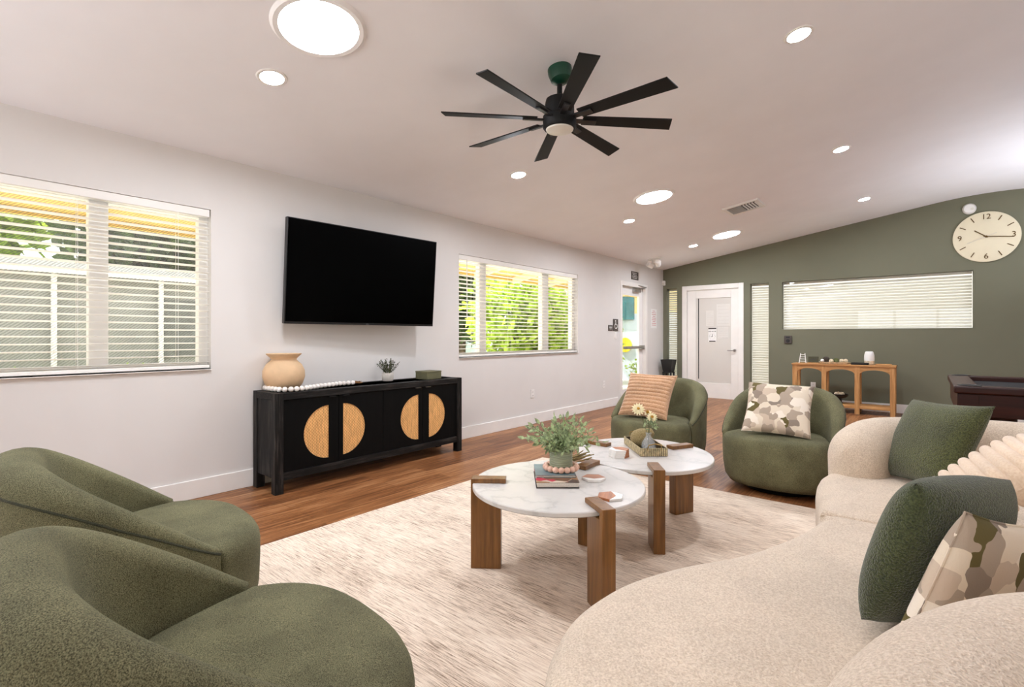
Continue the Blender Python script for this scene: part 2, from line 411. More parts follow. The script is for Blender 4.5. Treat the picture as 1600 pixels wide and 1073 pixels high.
# ------------------------------------------------------------------ the room
YB, XR, YR = 9.944, 9.6, -4.0
def zc(x):                                        # ceiling height: one slope, a rounded ridge, the other slope
    z0, s = 2.575, .151
    if x > 5.0: x = 10.0-x
    if x <= 4.3: return z0+s*x
    t = (x-4.3)/.7
    return z0+s*4.3+s*.7*(t-t*t/2)
fl = MB().span((-.15, YR-.15, -.2), (XR+.15, YB+.15, 0)).build('floor', M['floor']); struct(fl)
cb = MB(); xs = [-.15, 0]+[4.3*i/6 for i in range(1, 7)]+[4.3+1.4*i/14 for i in range(1, 15)]+[5.7+3.9*i/5 for i in range(1, 6)]
low = [(x, zc(x)) for x in xs]; cb.prism(low+[(x, z+.2) for x, z in reversed(low)], lambda x, z: (x, YR-.15, z), lambda x, z: (x, YB+.15, z))
struct(cb.build('ceiling', M['ceiling'], angle=30))
def holes(mb, a0, a1, z0, z1, hs, fn):            # boxes that fill a wall rectangle around its openings
    cuts = sorted({a0, a1, *[h[0] for h in hs], *[h[1] for h in hs]})
    for p, q in zip(cuts, cuts[1:]):
        ins = sorted([h for h in hs if h[0] <= p+1e-6 and h[1] >= q-1e-6], key=lambda h: h[2])
        z = z0
        for h in ins:
            if h[2] > z+1e-6: fn(mb, p, q, z, h[2])
            z = h[3]
        if z1 > z+1e-6: fn(mb, p, q, z, z1)
W1 = (-.62, 1.471, .955, 2.165); W2 = (4.087, 6.667, .955, 2.165); D1 = (8.06, 9.17, 0, 2.20)
wl = MB(); holes(wl, YR-.15, YB, 0, 2.6, [W1, W2, D1], lambda m, p, q, a, b: m.span((-.15, p, a), (0, q, b)))
struct(wl.build('wall_left', M['wall'], smooth=False))
S1 = (.055, .315, .18, 2.2); DO = (.40, 1.56, 0, 2.21); S2 = (1.65, 2.006, .18, 2.2); W3 = (2.18, 4.735, 1.312, 2.195)
wb = MB(); holes(wb, 0, XR, 0, 2.4, [S1, DO, S2, W3], lambda m, p, q, a, b: m.span((p, YB, a), (q, YB+.15, b)))
wb.prism([(0, 2.4), (XR, 2.4)]+[(x, z+.1) for x, z in reversed(low) if x >= 0], lambda x, z: (x, YB, z), lambda x, z: (x, YB+.15, z))
struct(wb.build('wall_back', M['green'], smooth=False))
wr = MB(); wr.span((XR, YR-.15, 0), (XR+.15, YB+.15, 2.8)); struct(wr.build('wall_right', M['wall'], smooth=False))
RW = (2.0, 7.0, .05, 2.3)  # added opening in the unseen rear wall, lets in fill daylight
we = MB(); holes(we, 0, XR, 0, 2.4, [RW], lambda m, p, q, a, b: m.span((p, YR-.15, a), (q, YR, b)))
we.prism([(0, 2.4), (XR, 2.4)]+[(x, z+.1) for x, z in reversed(low) if x >= 0], lambda x, z: (x, YR-.15, z), lambda x, z: (x, YR, z))
struct(we.build('wall_rear', M['wall'], smooth=False))
struct(MB().span((-.15, YB+1.6, 0), (XR, YB+1.7, 3)).build('wall_office', M['wall'], smooth=False))
def board(name, a, b): struct(MB().span(a, b).build(name, M['trim'], bevel=.004))
board('baseboard_left', (0, YR, 0), (.016, D1[0]-.09, .14))
board('baseboard_corner', (0, D1[1]+.09, 0), (.016, YB, .14))
board('baseboard_back', (2.02, YB-.016, 0), (XR, YB, .14))

# ------------------------------------------------------------------ windows on the left wall
def window(name, w, mulls, seam=None):
    y0, y1, z0, z1 = w
    fr = MB(); x0, x1 = -.14, -.07; t = .062
    fr.span((x0, y0, z0), (x1, y0+t, z1)); fr.span((x0, y1-t, z0), (x1, y1, z1))
    fr.span((x0, y0+t, z1-t), (x1, y1-t, z1)); fr.span((x0, y0+t, z0), (x1, y1-t, z0+.05))
    for a, b in mulls: fr.span((x0, a, z0+.05), (x1, b, z1-t))
    root = struct(fr.build(name, M['vinyl'], bevel=.004))
    g = MB().span((-.112, y0+t, z0+.05), (-.108, y1-t, z1-t)).build('glass_pane', M['glass'], root)
    s = MB().span((-.15, y0-.0, z0-.004), (.022, y1+.0, z0)).build('window_sill', M['trim'], root, bevel=.003)
    return root
w1 = window('window_1', W1, [(.76, .865), (-.02, .08)])
w2 = window('window_2', W2, [(4.51, 4.63), (5.82, 5.975)])
MB().add([(-.142, .87, 1.0), (-.142, 1.41, 1.0), (-.142, 1.41, 2.11), (-.142, .87, 2.11)], [(0,1,2,3)]).build('insect_screen', M['screen'], w1)
MB().add([(-.142, -.56, 1.0), (-.142, .76, 1.0), (-.142, .76, 2.11), (-.142, -.56, 2.11)], [(0,1,2,3)]).build('insect_screen', M['screen'], w1)
def blind(label, w, wand):
    y0, y1, z0, z1 = w; y0 += .008; y1 -= .008
    root = thing('window_blind', label, 'blind', (-.035, (y0+y1)/2, z1)); L = (y1-y0); n = 23; H = z1-z0-.1
    MB().box((.0, 0, -.03), (.055, L, .058)).build('headrail', M['blind'], root, bevel=.004)
    sl = MB(); th = R(9)
    for k in range(n):
        z = -.075-(k+.4)*H/n; P = []
        for i in range(5):
            u = -1+i/2; P.append((u*.025*math.cos(th), u*.025*math.sin(th)+.003*(1-u*u)+z))
        Q = [(a, b-.0022) for a, b in reversed(P)]
        sl.prism(P+Q, lambda a, b: (a, -L/2, b), lambda a, b: (a, L/2, b))
    sl.build('slats', M['blind'], root, angle=60)
    MB().box((0, 0, -(z1-z0)+.02), (.05, L, .024)).build('bottom_rail', M['blind'], root, bevel=.004)
    co = MB()
    for q in (-.4, -.13, .13, .4):
        for x in (-.026, .026): co.tube([(x, q*L, -.05), (x, q*L, -(z1-z0)+.03)], .0012, 5)
    co.build('lift_cords', M['blind'], root)['kind'] = 'stuff'
    MB().tube([(.034, wand-(y0+y1)/2, -.05), (.036, wand-(y0+y1)/2, -.75)], .005, 8).build('tilt_wand', M['white'], root)
    return root
blind('white slatted blind over the window left of the television', W1, -.2)
blind('white slatted blind over the window right of the television', W2, 4.22)

fr = MB(); a_, b_, c_, d_ = RW
for x in (a_, a_+1.2, (a_+b_)/2-.04, b_-1.28, b_-.08): fr.span((x, YR-.12, c_), (x+.08, YR-.05, d_))
fr.span((a_, YR-.12, d_-.08), (b_, YR-.05, d_)); fr.span((a_, YR-.12, c_), (b_, YR-.05, c_+.08))
w6 = struct(fr.build('rear_fill_window', M['vinyl'], bevel=.004))  # frame of the added rear opening
MB().add([(a_, YR-.085, c_), (b_, YR-.085, c_), (b_, YR-.085, d_), (a_, YR-.085, d_)], [(0, 1, 2, 3)]).build('glass_pane', M['glass'], w6)

# ------------------------------------------------------------------ glass exit door in the left wall
fr = MB(); y0, y1, z1 = D1[0], D1[1], D1[3]
fr.span((-.15, y0, 0), (.012, y0+.075, z1)); fr.span((-.15, y1-.075, 0), (.012, y1, z1)); fr.span((-.15, y0+.075, z1-.075), (.012, y1-.075, z1))
d1 = struct(fr.build('door_1', M['trim'], bevel=.004))
a, b, t = y0+.08, y1-.08, z1-.08
lf = MB(); xa, xb = -.105, -.06
lf.span((xa, a, .01), (xb, a+.1, t)); lf.span((xa, b-.14, .01), (xb, b, t)); lf.span((xa, a+.1, t-.15), (xb, b-.14, t)); lf.span((xa, a+.1, .01), (xb, b-.14, .24))
leaf = lf.build('door_leaf', M['vinyl'], d1, bevel=.004)
MB().span((-.086, a+.1, .24), (-.08, b-.14, t-.15)).build('glass_pane', M['glass'], leaf)
MB().box((-.02, (a+b)/2+.03, 1.0), (.045, .78, .05)).box((-.03, b-.09, 1.0), (.06, .13, .075)).build('push_bar', M['steel'], leaf, bevel=.005)
MB().box((-.03, b-.3, t-.05), (.05, .26, .06)).tube([(-.02, b-.25, t-.02), (.05, b-.05, t+.02), (.0, b-.35, t+.05)], .011, 6).build('door_closer', M['steel'], leaf, bevel=.004)

# ------------------------------------------------------------------ office door and glazing in the green wall
fr = MB(); x0, x1, z1 = DO[0], DO[1], DO[3]
fr.span((x0, YB-.012, 0), (x0+.09, YB+.15, z1)); fr.span((x1-.09, YB-.012, 0), (x1, YB+.15, z1)); fr.span((x0+.09, YB-.012, z1-.09), (x1-.09, YB+.15, z1))
d2 = struct(fr.build('door_2', M['trim'], bevel=.004))
lf = MB(); a, b, t = x0+.095, x1-.095, z1-.095; ya, yb = YB+.03, YB+.075
lf.span((a, ya, .01), (a+.17, yb, t)); lf.span((b-.14, ya, .01), (b, yb, t)); lf.span((a+.17, ya, t-.16), (b-.14, yb, t)); lf.span((a+.17, ya, .01), (b-.14, yb, .3))
leaf2 = lf.build('door_leaf', M['trim'], d2, bevel=.003)
MB().span((a+.17, ya+.018, .3), (b-.14, ya+.026, t-.16)).build('glass_pane', M['office_pane'], leaf2)
hb = MB(); hb.lathe([(.028, 0), (.028, .012)], 20, (b-.07, ya-.012, .94), Matrix.Rotation(R(90), 3, 'X'))
hb.tube([(b-.07, ya-.01, .94), (b-.07, ya-.055, .94), (b-.19, ya-.055, .94)], .009, 8)
hb.build('lever_handle', M['steel'], leaf2)
MB().box((a+.215, ya+.014, 1.2), (.012, .008, 1.66)).build('glazing_strip', M['tvb'], leaf2)
def sheet(root, x, z, w, h, y, mat=None): return MB().box((x, y, z), (w, .002, h)).build('sheet', mat or M['paper'], root)
nt_ = thing('clock_sign', 'white return-time sign with a clock dial on the glass door', 'sign', (.975, ya+.016, 1.235))
MB().box((0, 0, 0), (.155, .003, .27)).build('card', M['paper'], nt_)
sm = MB().box((0, -.002, .125), (.15, .002, .025)).box((0, -.002, -.122), (.12, .002, .02))
for k in range(5): sm.box((-.06+.03*k, -.002, .07), (.012, .002, .02))
sm.build('printed_strips', M['ink'], nt_)['kind'] = 'stuff'
sm = MB()
for k in range(12): sm.box((.055*math.sin(k*PI/6), -.002, -.03+.055*math.cos(k*PI/6)), (.007, .002, .007))
sm.build('dial_dots', M['ink'], nt_)['kind'] = 'stuff'
MB().box((.004, -.003, -.01), (.008, .002, .05)).box((-.012, -.003, -.033), (.035, .002, .008)).build('dial_hands', M['ink'], nt_)
def notice(label, x, z, w, h, rows):
    r = thing('notice_sheet', label, 'notice', (x, ya+.0165, z), group=None)
    MB().box((0, 0, 0), (w, .002, h)).build('sheet', M['sheet'], r)
    q = MB()
    for k in range(rows): q.box((0, -.0015, h*.4-k*h*.8/max(1, rows-1)), (w*.8, .0012, .004))
    q.build('printed_lines', M['concrete'], r)
notice('white notice on the glass door just above the clock sign', .93, 1.56, .15, .30, 8)
notice('large white notice high on the right half of the door glass', 1.18, 1.62, .25, .42, 6)
notice('white notice on the door glass right of the clock sign', 1.18, 1.28, .2, .22, 6)
def inner_window(name, w, nsl):
    x0, x1, z0, z1 = w; fr = MB(); t = .022
    fr.span((x0, YB+.0, z0), (x0+t, YB+.14, z1)); fr.span((x1-t, YB, z0), (x1, YB+.14, z1)); fr.span((x0+t, YB, z1-t), (x1-t, YB+.14, z1)); fr.span((x0+t, YB, z0), (x1-t, YB+.14, z0+t))
    root = struct(fr.build(name, M['green'], bevel=.002))
    MB().span((x0+t, YB+.08, z0+t), (x1-t, YB+.084, z1-t)).build('glass_pane', M['glass'], root)
    return root
def inner_blind(label, w):
    x0, x1, z0, z1 = w; x0 += .03; x1 -= .03; z0 += .03; z1 -= .025; L = x1-x0
    root = thing('closed_blind', label, 'blind', ((x0+x1)/2, YB+.118, z1)); H = z1-z0-.05; n = int(H/.044)
    MB().box((0, 0, -.018), (L, .035, .034)).build('headrail', M['cream_blind'], root, bevel=.003)
    sl = MB(); th = R(48)
    for k in range(n):
        z = -.05-(k+.5)*H/n
        P = [(u*.026*math.cos(th)-.003*(1-u*u), u*.026*math.sin(th)+z) for u in (-1, -.5, 0, .5, 1)]
        Q = [(p+.0018, q) for p, q in reversed(P)]
        sl.prism(P+Q, lambda p, q: (-L/2, p, q), lambda p, q: (L/2, p, q))
    sl.build('slats', M['cream_blind'], root, angle=60)
    MB().box((0, 0, -(z1-z0)+.008), (L, .03, .016)).build('bottom_rail', M['cream_blind'], root, bevel=.003)
inner_window('window_3', S1, 0); inner_window('window_4', S2, 0); inner_window('window_5', W3, 0)
inner_blind('narrow closed cream blind in the sidelight left of the white door', S1)
inner_blind('narrow closed white blind in the sidelight right of the white door', S2)
inner_blind('wide closed cream blind in the green wall under the clock', W3)

# ------------------------------------------------------------------ ceiling fittings
SL = math.atan(.151)
def tilt(): return (0, -SL, 0)
def downlight(label, x, y, grp):
    r = thing('recessed_downlight', label, 'ceiling light', (x, y, zc(x)), rot=tilt(), group=grp)
    MB().lathe([(.062, 0), (.066, -.006), (.082, -.006), (.088, 0)], 32, caps=False).build('trim_ring', M['white'], r)
    MB().lathe([(.0005, -.002), (.064, -.002)], 32, caps=False).build('light_lens', M['lamp'], r)
    return r
g1 = 'small recessed downlights in the ceiling'
downlight('small round downlight above the left window, below the big skylight', 1.171, 1.39, g1)
downlight('small round downlight above the television, left of the fan', 1.175, 3.734, g1)
downlight('small round downlight nearest left of the vent, over the right window', 1.131, 6.14, g1)
downlight('small round downlight nearest the corner by the exit door', 1.13, 8.519, g1)
downlight('small round downlight nearest the top right corner of the view', 3.565, 3.599, g1)
downlight('small round downlight right of the fan, second from the green wall', 3.518, 6.051, g1)
downlight('small round downlight nearest the long blind in the green wall', 3.52, 8.451, g1)
def skytube(label, x, y):
    r = thing('tubular_skylight', label, 'skylight', (x, y, zc(x)), rot=tilt(), group='round tubular skylights in the ceiling')
    MB().lathe([(.195, -.004), (.2, -.014), (.225, -.016), (.24, 0)], 48, caps=False).build('trim_ring', M['tubring'], r)
    MB().lathe([(.0005, -.010), (.1, -.010), (.196, -.006)], 48, caps=False).build('diffuser', M['tube'], r)
skytube('biggest round glowing skylight, cut by the top edge', 1.72, 1.385)
skytube('round glowing skylight to the left of the air vent', 1.735, 5.56)
skytube('round glowing skylight between the vent and the corner', 1.725, 8.34)
# air vent
r = thing('air_vent', 'white square ceiling air vent with louvres', 'vent', (2.32, 7.08, zc(2.32)), rot=tilt())
fr = MB(); h = .2
for sx, sy, dx, dy in ((0, h, .44, .04), (0, -h, .44, .04), (h, 0, .04, .36), (-h, 0, .04, .36)): fr.box((sx, sy, -.011), (dx, dy, .022))
fr.build('frame', M['white'], r, bevel=.003)
MB().box((0, 0, -.0015), (.37, .37, .003)).build('duct_shade', M['ink'], r)  # dark sheet stands in for the shade between the louvres
lv = MB()
for k in range(9):
    lv.box((-.09, -.165+.041*k, -.013), (.17, .024, .003), mat=Matrix.Rotation(R(40), 3, 'X'))
for k in range(5):
    lv.box((.02+.036*k, .02, -.013), (.018, .3, .003), mat=Matrix.Rotation(R(-35), 3, 'Y'))
lv.build('louvres', M['white'], r)
# emergency light
r = thing('emergency_light', 'white twin-head emergency light on the ceiling near the corner', 'light', (.36, 8.69, zc(.36)), rot=tilt())
MB().lathe([(.12, 0), (.12, -.018), (.1, -.024), (.0005, -.024)], 28, caps=False).build('base_plate', M['white'], r)
MB().box((0, 0, -.055), (.07, .07, .07)).build('neck', M['white'], r, bevel=.01)
for s in (-1, 1):
    MB().lathe([(.02, -.05), (.045, -.04), (.052, .05), (.048, .07), (.0005, .07)], 20, (s*.07, -.03, -.12), Matrix.Rotation(R(60), 3, 'X') @ Matrix.Rotation(R(s*20), 3, 'Y')).build('lamp_head', M['white'], r)
# fan
FX, FY = 2.36, 2.69
fan = thing('ceiling_fan', 'black eight-blade ceiling fan with a round opal light', 'fan', (FX, FY, zc(FX)))
MB().lathe([(.078, .0), (.078, -.03), (.066, -.075), (.03, -.1), (.0005, -.102)], 32, caps=False).build('canopy', M['fan_green'], fan, rot=tilt())
MB().tube([(0, 0, -.08), (0, 0, -.2)], .017, 16).build('downrod', M['fan'], fan)
MB().lathe([(.03, -.17), (.05, -.185), (.088, -.20), (.094, -.225), (.094, -.30), (.108, -.31), (.108, -.378), (.098, -.39), (.0005, -.39)], 40, caps=False).build('motor_housing', M['fan'], fan)
MB().lathe([(.09, -.388), (.086, -.398), (.05, -.41), (.0005, -.414)], 36, caps=False).build('light_lens', M['lens'], fan)
for k in range(8):
    a = R(45*k+1); mt = Matrix.Rotation(a, 3, 'Z') @ Matrix.Rotation(R(-13), 3, 'X')
    q = MB(); P = [(.15, -.042), (.735, -.058), (.76, .05), (.15, .042)]
    q.prism(P, lambda x, y: mt @ Vector((x, y, -.004))+Vector((0, 0, -.325)), lambda x, y: mt @ Vector((x, y, .004))+Vector((0, 0, -.325)))
    bl = q.build('blade', M['fan'], fan, bevel=.002)
    MB().box(mt @ Vector((.16, 0, -.008))+Vector((0, 0, -.325)), (.16, .038, .012), mat=mt).build('blade_bracket', M['tvb'], bl, bevel=.003)

def uplight(label, x, y, power):  # unseen uplights, added to brighten the ceiling
    r = thing('added_uplight', label, 'added fill lamp', (x, y, 0))
    MB().lathe([(.0005, 0), (.15, 0), (.15, .015), (.02, .03)], 32, caps=False).build('base', M['black'], r)
    MB().tube([(0, 0, .02), (0, 0, 1.32)], .013, 12).build('pole', M['black'], r)
    MB().lathe([(.02, 1.3), (.12, 1.34), (.19, 1.42), (.195, 1.42), (.19, 1.43)], 36, caps=False).build('bowl', M['lens'], r)
    MB().lathe([(.0005, 1.41), (.175, 1.41)], 32, caps=False).build('fill_disc', emit('fill_glow', (240, 245, 255), power), r)
uplight('added unseen black torchiere lamp behind the olive chairs', 2.2, -1.6, FILL_UP['a'])
uplight('added unseen black torchiere lamp right of the cream sofa', 7.6, 2.4, FILL_UP['c'])
uplight('added unseen black torchiere lamp behind the pool table', 6.2, 8.0, FILL_UP['e'])
uplight('added unseen black torchiere lamp in the near left corner by the white wall', .7, -2.6, FILL_UP['f'])

# ------------------------------------------------------------------ wall-mounted things
def plate(name, label, cat, loc, kind):           # faces +X
    r = thing(name, label, cat, loc)
    MB().box((.004, 0, 0), (.008, .075, .118)).build('cover_plate', M['white'], r, bevel=.003)
    if kind == 'outlet':
        for s in (-1, 1):
            q = MB().box((.0085, 0, s*.024), (.004, .036, .03)).build('socket_face', M['white'], r, bevel=.003)
            MB().box((.0107, -.007, s*.024), (.001, .003, .012)).box((.0107, .007, s*.024), (.001, .003, .012)).build('slots', M['ink'], q)
    else: MB().box((.01, 0, 0), (.008, .034, .066)).build('rocker', M['white'], r, bevel=.003)
    return r
plate('wall_outlet', 'white wall outlet between the black sideboard and the first far chair', 'outlet', (0, 5.495, .415), 'outlet')
plate('wall_outlet', 'white wall outlet nearest the exit door, low on the white wall', 'outlet', (0, 7.47, .40), 'outlet')
plate('light_switch', 'white light switch under the dark wheelchair sign', 'switch', (0, 7.885, 1.225), 'switch')
r = plate('wall_outlet', 'white wall outlet on the green wall behind the arched wooden table', 'outlet', (2.685, YB, .36), 'outlet'); r.rotation_euler = (0, 0, -PI/2)
r = thing('text_plaque', 'small brown text plaque on the wall above the exit door', 'sign', (0, 8.635, 2.335))
MB().box((.004, 0, 0), (.008, .29, .15)).build('plate', M['plaque'], r)
q = MB()
for k, w in enumerate((.2, .16, .22, .18)): q.box((.009, -.01, .045-.03*k), (.002, w, .008))
q.build('text_lines', M['paper'], r)
r = thing('accessible_sign', 'brown wheelchair symbol sign beside the exit door', 'sign', (0, 7.885, 1.405))
MB().box((.004, 0, 0), (.008, .18, .21)).build('plate', M['plaque'], r, bevel=.002)
q = MB().sphere((.01, -.01, .07), .016, 12, 8, (.3, 1, 1))
q.tube([(.01, -.008, .05), (.01, -.004, .005), (.01, .04, .005), (.01, .055, -.04)], .008, 6)
q.tube([(.01, .0+.042*math.cos(t), -.02+.042*math.sin(t)) for t in [R(110+i*15) for i in range(16)]], .006, 6)
q.build('wheelchair_symbol', M['paper'], r)
r = thing('room_sign', 'small brown sign left of the wheelchair symbol sign', 'sign', (0, 7.7, 1.35))
MB().box((.004, 0, 0), (.008, .15, .1)).build('plate', M['plaque'], r, bevel=.002)
MB().box((.009, 0, .015), (.002, .09, .012)).box((.009, 0, -.015), (.002, .07, .008)).build('text_lines', M['paper'], r)
r = thing('wall_poster', 'white paper notice with red text between the exit door and corner', 'poster', (0, 9.48, 1.56))
MB().box((.002, 0, 0), (.004, .27, .38)).build('sheet', M['paper'], r)
q = MB()
for k in range(9): q.box((.0045, 0, .15-.035*k), (.001, .19 if k % 3 else .12, .008))
q.build('text_lines', M['red_ink'], r)
r = thing('motion_sensor', 'small white motion sensor in the corner above the sidelight', 'sensor', (.02, YB-.03, 2.3))
MB().box((0, 0, 0), (.075, .05, .1)).build('housing', M['white'], r, bevel=.012)
MB().box((0, -.026, -.015), (.05, .006, .045)).build('sensor_window', M['lens'], r, bevel=.002)
r = thing('thermostat', 'dark square thermostat on the green wall below the long blind', 'thermostat', (2.3, YB, 1.15))
MB().box((0, -.012, 0), (.12, .024, .14)).build('body', M['plaque'], r, bevel=.006)
MB().lathe([(.03, 0), (.03, .008)], 20, (0, -.024, -.02), Matrix.Rotation(R(90), 3, 'X')).build('dial', M['tvb'], r)
MB().box((0, -.0245, .04), (.06, .002, .03)).build('display', M['black'], r)
r = thing('smoke_detector', 'round white smoke detector above the wall clock', 'smoke detector', (4.67, YB, 3.075))
rx = Matrix.Rotation(R(90), 3, 'X')
MB().lathe([(.078, 0), (.078, .02), (.06, .042), (.0005, .045)], 28, (0, 0, 0), rx, caps=False).build('housing', M['white'], r)
MB().lathe([(.02, .04), (.02, .05), (.0005, .05)], 16, (.03, 0, -.01), rx, caps=False).build('test_button', M['lens'], r)
# clock
ck = thing('wall_clock', 'large round cream wall clock with bronze hands', 'clock', (4.848, YB, 2.643))
MB().lathe([(.352, 0), (.362, .006), (.362, .028), (.352, .034)], 72, (0, 0, 0), rx).build('clock_face', M['clockface'], ck)
for n_, s_ in ((12, .0), (3, PI/2), (6, PI), (9, 1.5*PI)):
    text('numeral', str(n_), .105, M['clockgold'], ck, (.285*math.sin(s_), -.037, .285*math.cos(s_)), (PI/2, 0, 0), .002)
for k in range(12):
    if k % 3:
        s_ = k*PI/6; MB().box((.29*math.sin(s_), -.037, .29*math.cos(s_)), (.011, .005, .075), mat=Matrix.Rotation(s_, 3, 'Y')).build('hour_mark', M['clockgold'], ck)
def hand(name, ang, l0, l1, w, y, mat):
    MB().box(((l1+l0)/2*math.sin(ang), y, (l1+l0)/2*math.cos(ang)), (w, .004, l1-l0), mat=Matrix.Rotation(ang, 3, 'Y')).build(name, mat, ck)
hand('hour_hand', R(308), -.02, .16, .014, -.043, M['clockgold'])
hand('minute_hand', R(97), -.03, .29, .011, -.049, M['clockgold'])
hand('second_hand', R(248), -.12, .22, .004, -.054, M['concrete'])
MB().lathe([(.014, 0), (.014, .026)], 16, (0, -.034, 0), rx).build('hub', M['clockgold'], ck)

# television
tvx = thing('television', 'large black wall-mounted television tilted down above the sideboard', 'television', (.2062, 2.7303, 1.7438))
Rt = Matrix(((math.cos(.0629), math.sin(.0629), 0), (-math.sin(.0629), math.cos(.0629), 0), (0, 0, 1)))  # columns set below
wd = Vector((math.sin(.0629), math.cos(.0629), 0)); nn = Vector((math.cos(.0629), -math.sin(.0629), 0))
upv = Vector((0, 0, 1))*math.cos(.0776)+nn*math.sin(.0776); nrm = wd.cross(upv)
TM = Matrix((nrm, wd, upv)).transposed()          # local x out of the screen, y along it, z up it
tvx.rotation_euler = TM.to_euler()
w_, h_ = 1.527, .874
MB().box((-.022, 0, 0), (.044, w_, h_)).build('cabinet', M['tvb'], tvx, bevel=.004)
MB().box((.0005, 0, .006), (.002, w_-.018, h_-.028)).build('screen', M['tv'], tvx)
MB().box((-.06, 0, -.05), (.05, .9, .5)).build('rear_housing', M['tvb'], tvx, bevel=.02)
text('logo', 'TCL', .016, M['tvgrey'], tvx, (.002, .0, -h_/2+.007), (PI/2, 0, PI/2), .0005)
mw = MB().box((-.12, 0, 0), (.08, .3, .2)).box((-.155, 0, .0), (.02, .36, .22))
mw.build('wall_bracket', M['tvb'], tvx, bevel=.004)

# ------------------------------------------------------------------ rug
rg = MB().span((1.262, .3, 0), (4.02, 4.012, .009)).build('area_rug', M['rug'], bevel=.003); tag(rg, 'large beige streaked woven rug under the coffee tables', 'rug')

# ------------------------------------------------------------------ black sideboard with rattan half-moons
sb = thing('sideboard', 'black wooden sideboard with rattan half-moon doors under the television', 'sideboard', (0, 0, 0))
X0, X1, Y0, Y1, ZT = .03, .41, 1.765, 3.73, .77
for xx in (X0, X1-.065):
    for yy in (Y0, Y1-.065): MB().span((xx, yy, 0), (xx+.065, yy+.065, ZT)).build('leg', M['cabinet'], sb, bevel=.003)
MB().span((X0, Y0+.065, ZT-.055), (X1-.001, Y1-.065, ZT-.001)).span((X0+.065, Y0+.001, ZT-.055), (X1-.065, Y1-.001, ZT-.001)).build('top', M['cabtop'], sb, bevel=.003)
MB().span((X0+.065, Y0+.008, .12), (X1-.065, Y0+.03, ZT-.055)).build('side_panel', M['cabinet'], sb)
MB().span((X0+.065, Y1-.03, .12), (X1-.065, Y1-.008, ZT-.055)).build('side_panel', M['cabinet'], sb)
MB().span((X0, Y0+.065, .12), (X0+.02, Y1-.065, ZT-.055)).build('back_panel', M['cabinet'], sb)
MB().span((X0+.02, Y0+.065, .1), (X1-.006, Y1-.065, .158)).build('bottom_rail', M['cabtop'], sb, bevel=.002)
dy = [(1.832, 2.30), (2.305, 2.745), (2.75, 3.205), (3.21, 3.663)]
for i, (a, b) in enumerate(dy):
    c = b-.085 if i % 2 == 0 else a+.06; c = {0: 2.212, 1: 2.342, 2: 3.158, 3: 3.287}[i]
    s = -1 if i % 2 == 0 else 1; rad = .216; zc0 = .424
    n = 28; arc = [(c+s*rad*math.sin(PI*k/n), zc0-rad*math.cos(PI*k/n)) for k in range(n+1)]
    # door slab with a half-round hole, as strips around the arc
    q = MB(); za, zb = .162, .712
    xf, xr = X1-.012, X1-.03
    outer = []
    for y_, z_ in arc:
        outer.append(((a if s < 0 else b), z_))
    for k in range(n):
        p = [arc[k], arc[k+1], outer[k+1], outer[k]]
        q.prism(p, lambda y, z: (xr, y, z), lambda y, z: (xf, y, z))
    other = (c, b) if s < 0 else (a, c)
    q.span((xr, other[0], zc0-rad), (xf, other[1], zc0+rad))
    q.span((xr, a, za), (xf, b, zc0-rad)); q.span((xr, a, zc0+rad), (xf, b, zb))
    dr = q.build('door', M['door_black'], sb, smooth=False)
    MB().prism(arc, lambda y, z: (xr+.002, y, z), lambda y, z: (xf-.006, y, z)).build('rattan_panel', M['rattan'], dr)
    MB().box((X1-.004, (b-.06 if s < 0 else a+.06), .708), (.02, .06, .006)).build('handle', M['steel'] if i > 1 else M['tvb'], dr)
# things on the sideboard
def thing_mesh(o, label, cat, group=None): return tag(o, label, cat, group)
vz = thing('clay_vase', 'round pale terracotta vase on the left end of the sideboard', 'vase', (.155, 1.955, .77))
MB().lathe([(.085, 0), (.112, .01), (.142, .05), (.16, .105), (.158, .155), (.135, .205), (.1, .237), (.094, .247), (.105, .262), (.132, .287), (.134, .294), (.124, .294), (.088, .255), (.09, .235), (.0005, .2)], 56, caps=False).build('body', M['pale_clay'], vz, angle=70)
MB().lathe([(.0005, .0), (.085, 0)], 40, caps=False).build('foot', M['pale_clay'], vz)
bd = thing('bead_garland', 'white wooden bead garland curled round the vase on the sideboard', 'garland', (0, 0, .77))
path = catmull([(.10, 1.83, .021), (.2, 1.823, .021), (.33, 1.845, .021), (.375, 1.92, .021), (.372, 2.02, .021), (.34, 2.10, .021), (.30, 2.19, .021), (.28, 2.28, .021), (.25, 2.37, .021), (.235, 2.45, .021), (.24, 2.54, .021)], 24)
acc = 0; pts = [path[0]]
for p, q in zip(path, path[1:]):
    acc += (q-p).length
    if acc >= .042: pts.append(q); acc = 0
for p in pts: MB().sphere(p, .0208, 16, 10, (1, 1, 1)).build('bead', M['bead'], bd)
MB().tube(path[::4], .003, 6).build('cord', M['jute'], bd)
e = pts[-1]; q = MB()
for k in range(14):
    a = random.uniform(-.5, .5); q.tube([e+Vector((.0, .02, 0)), e+Vector((a*.04, .045, random.uniform(-.01, .012))), e+Vector((a*.07, .085, random.uniform(-.019, .008)))], .003, 5)
q.sphere(e+Vector((0, .03, 0)), .014, 10, 8); q.build('tassel', M['jute'], bd)
def leaf_quad(mb, c, d, n, L, W):
    d = Vector(d).normalized(); s = d.cross(Vector(n)); s = s.normalized() if s.length > 1e-4 else Vector((1, 0, 0)); n = s.cross(d)
    c = Vector(c); mb.add([c, c+d*L*.35+s*W*.5+n*L*.05, c+d*L*.7+s*W*.38+n*L*.02, c+d*L-n*L*.06, c+d*L*.7-s*W*.38+n*L*.02, c+d*L*.35-s*W*.5+n*L*.05], [(0,1,2,3), (0,3,4,5)])
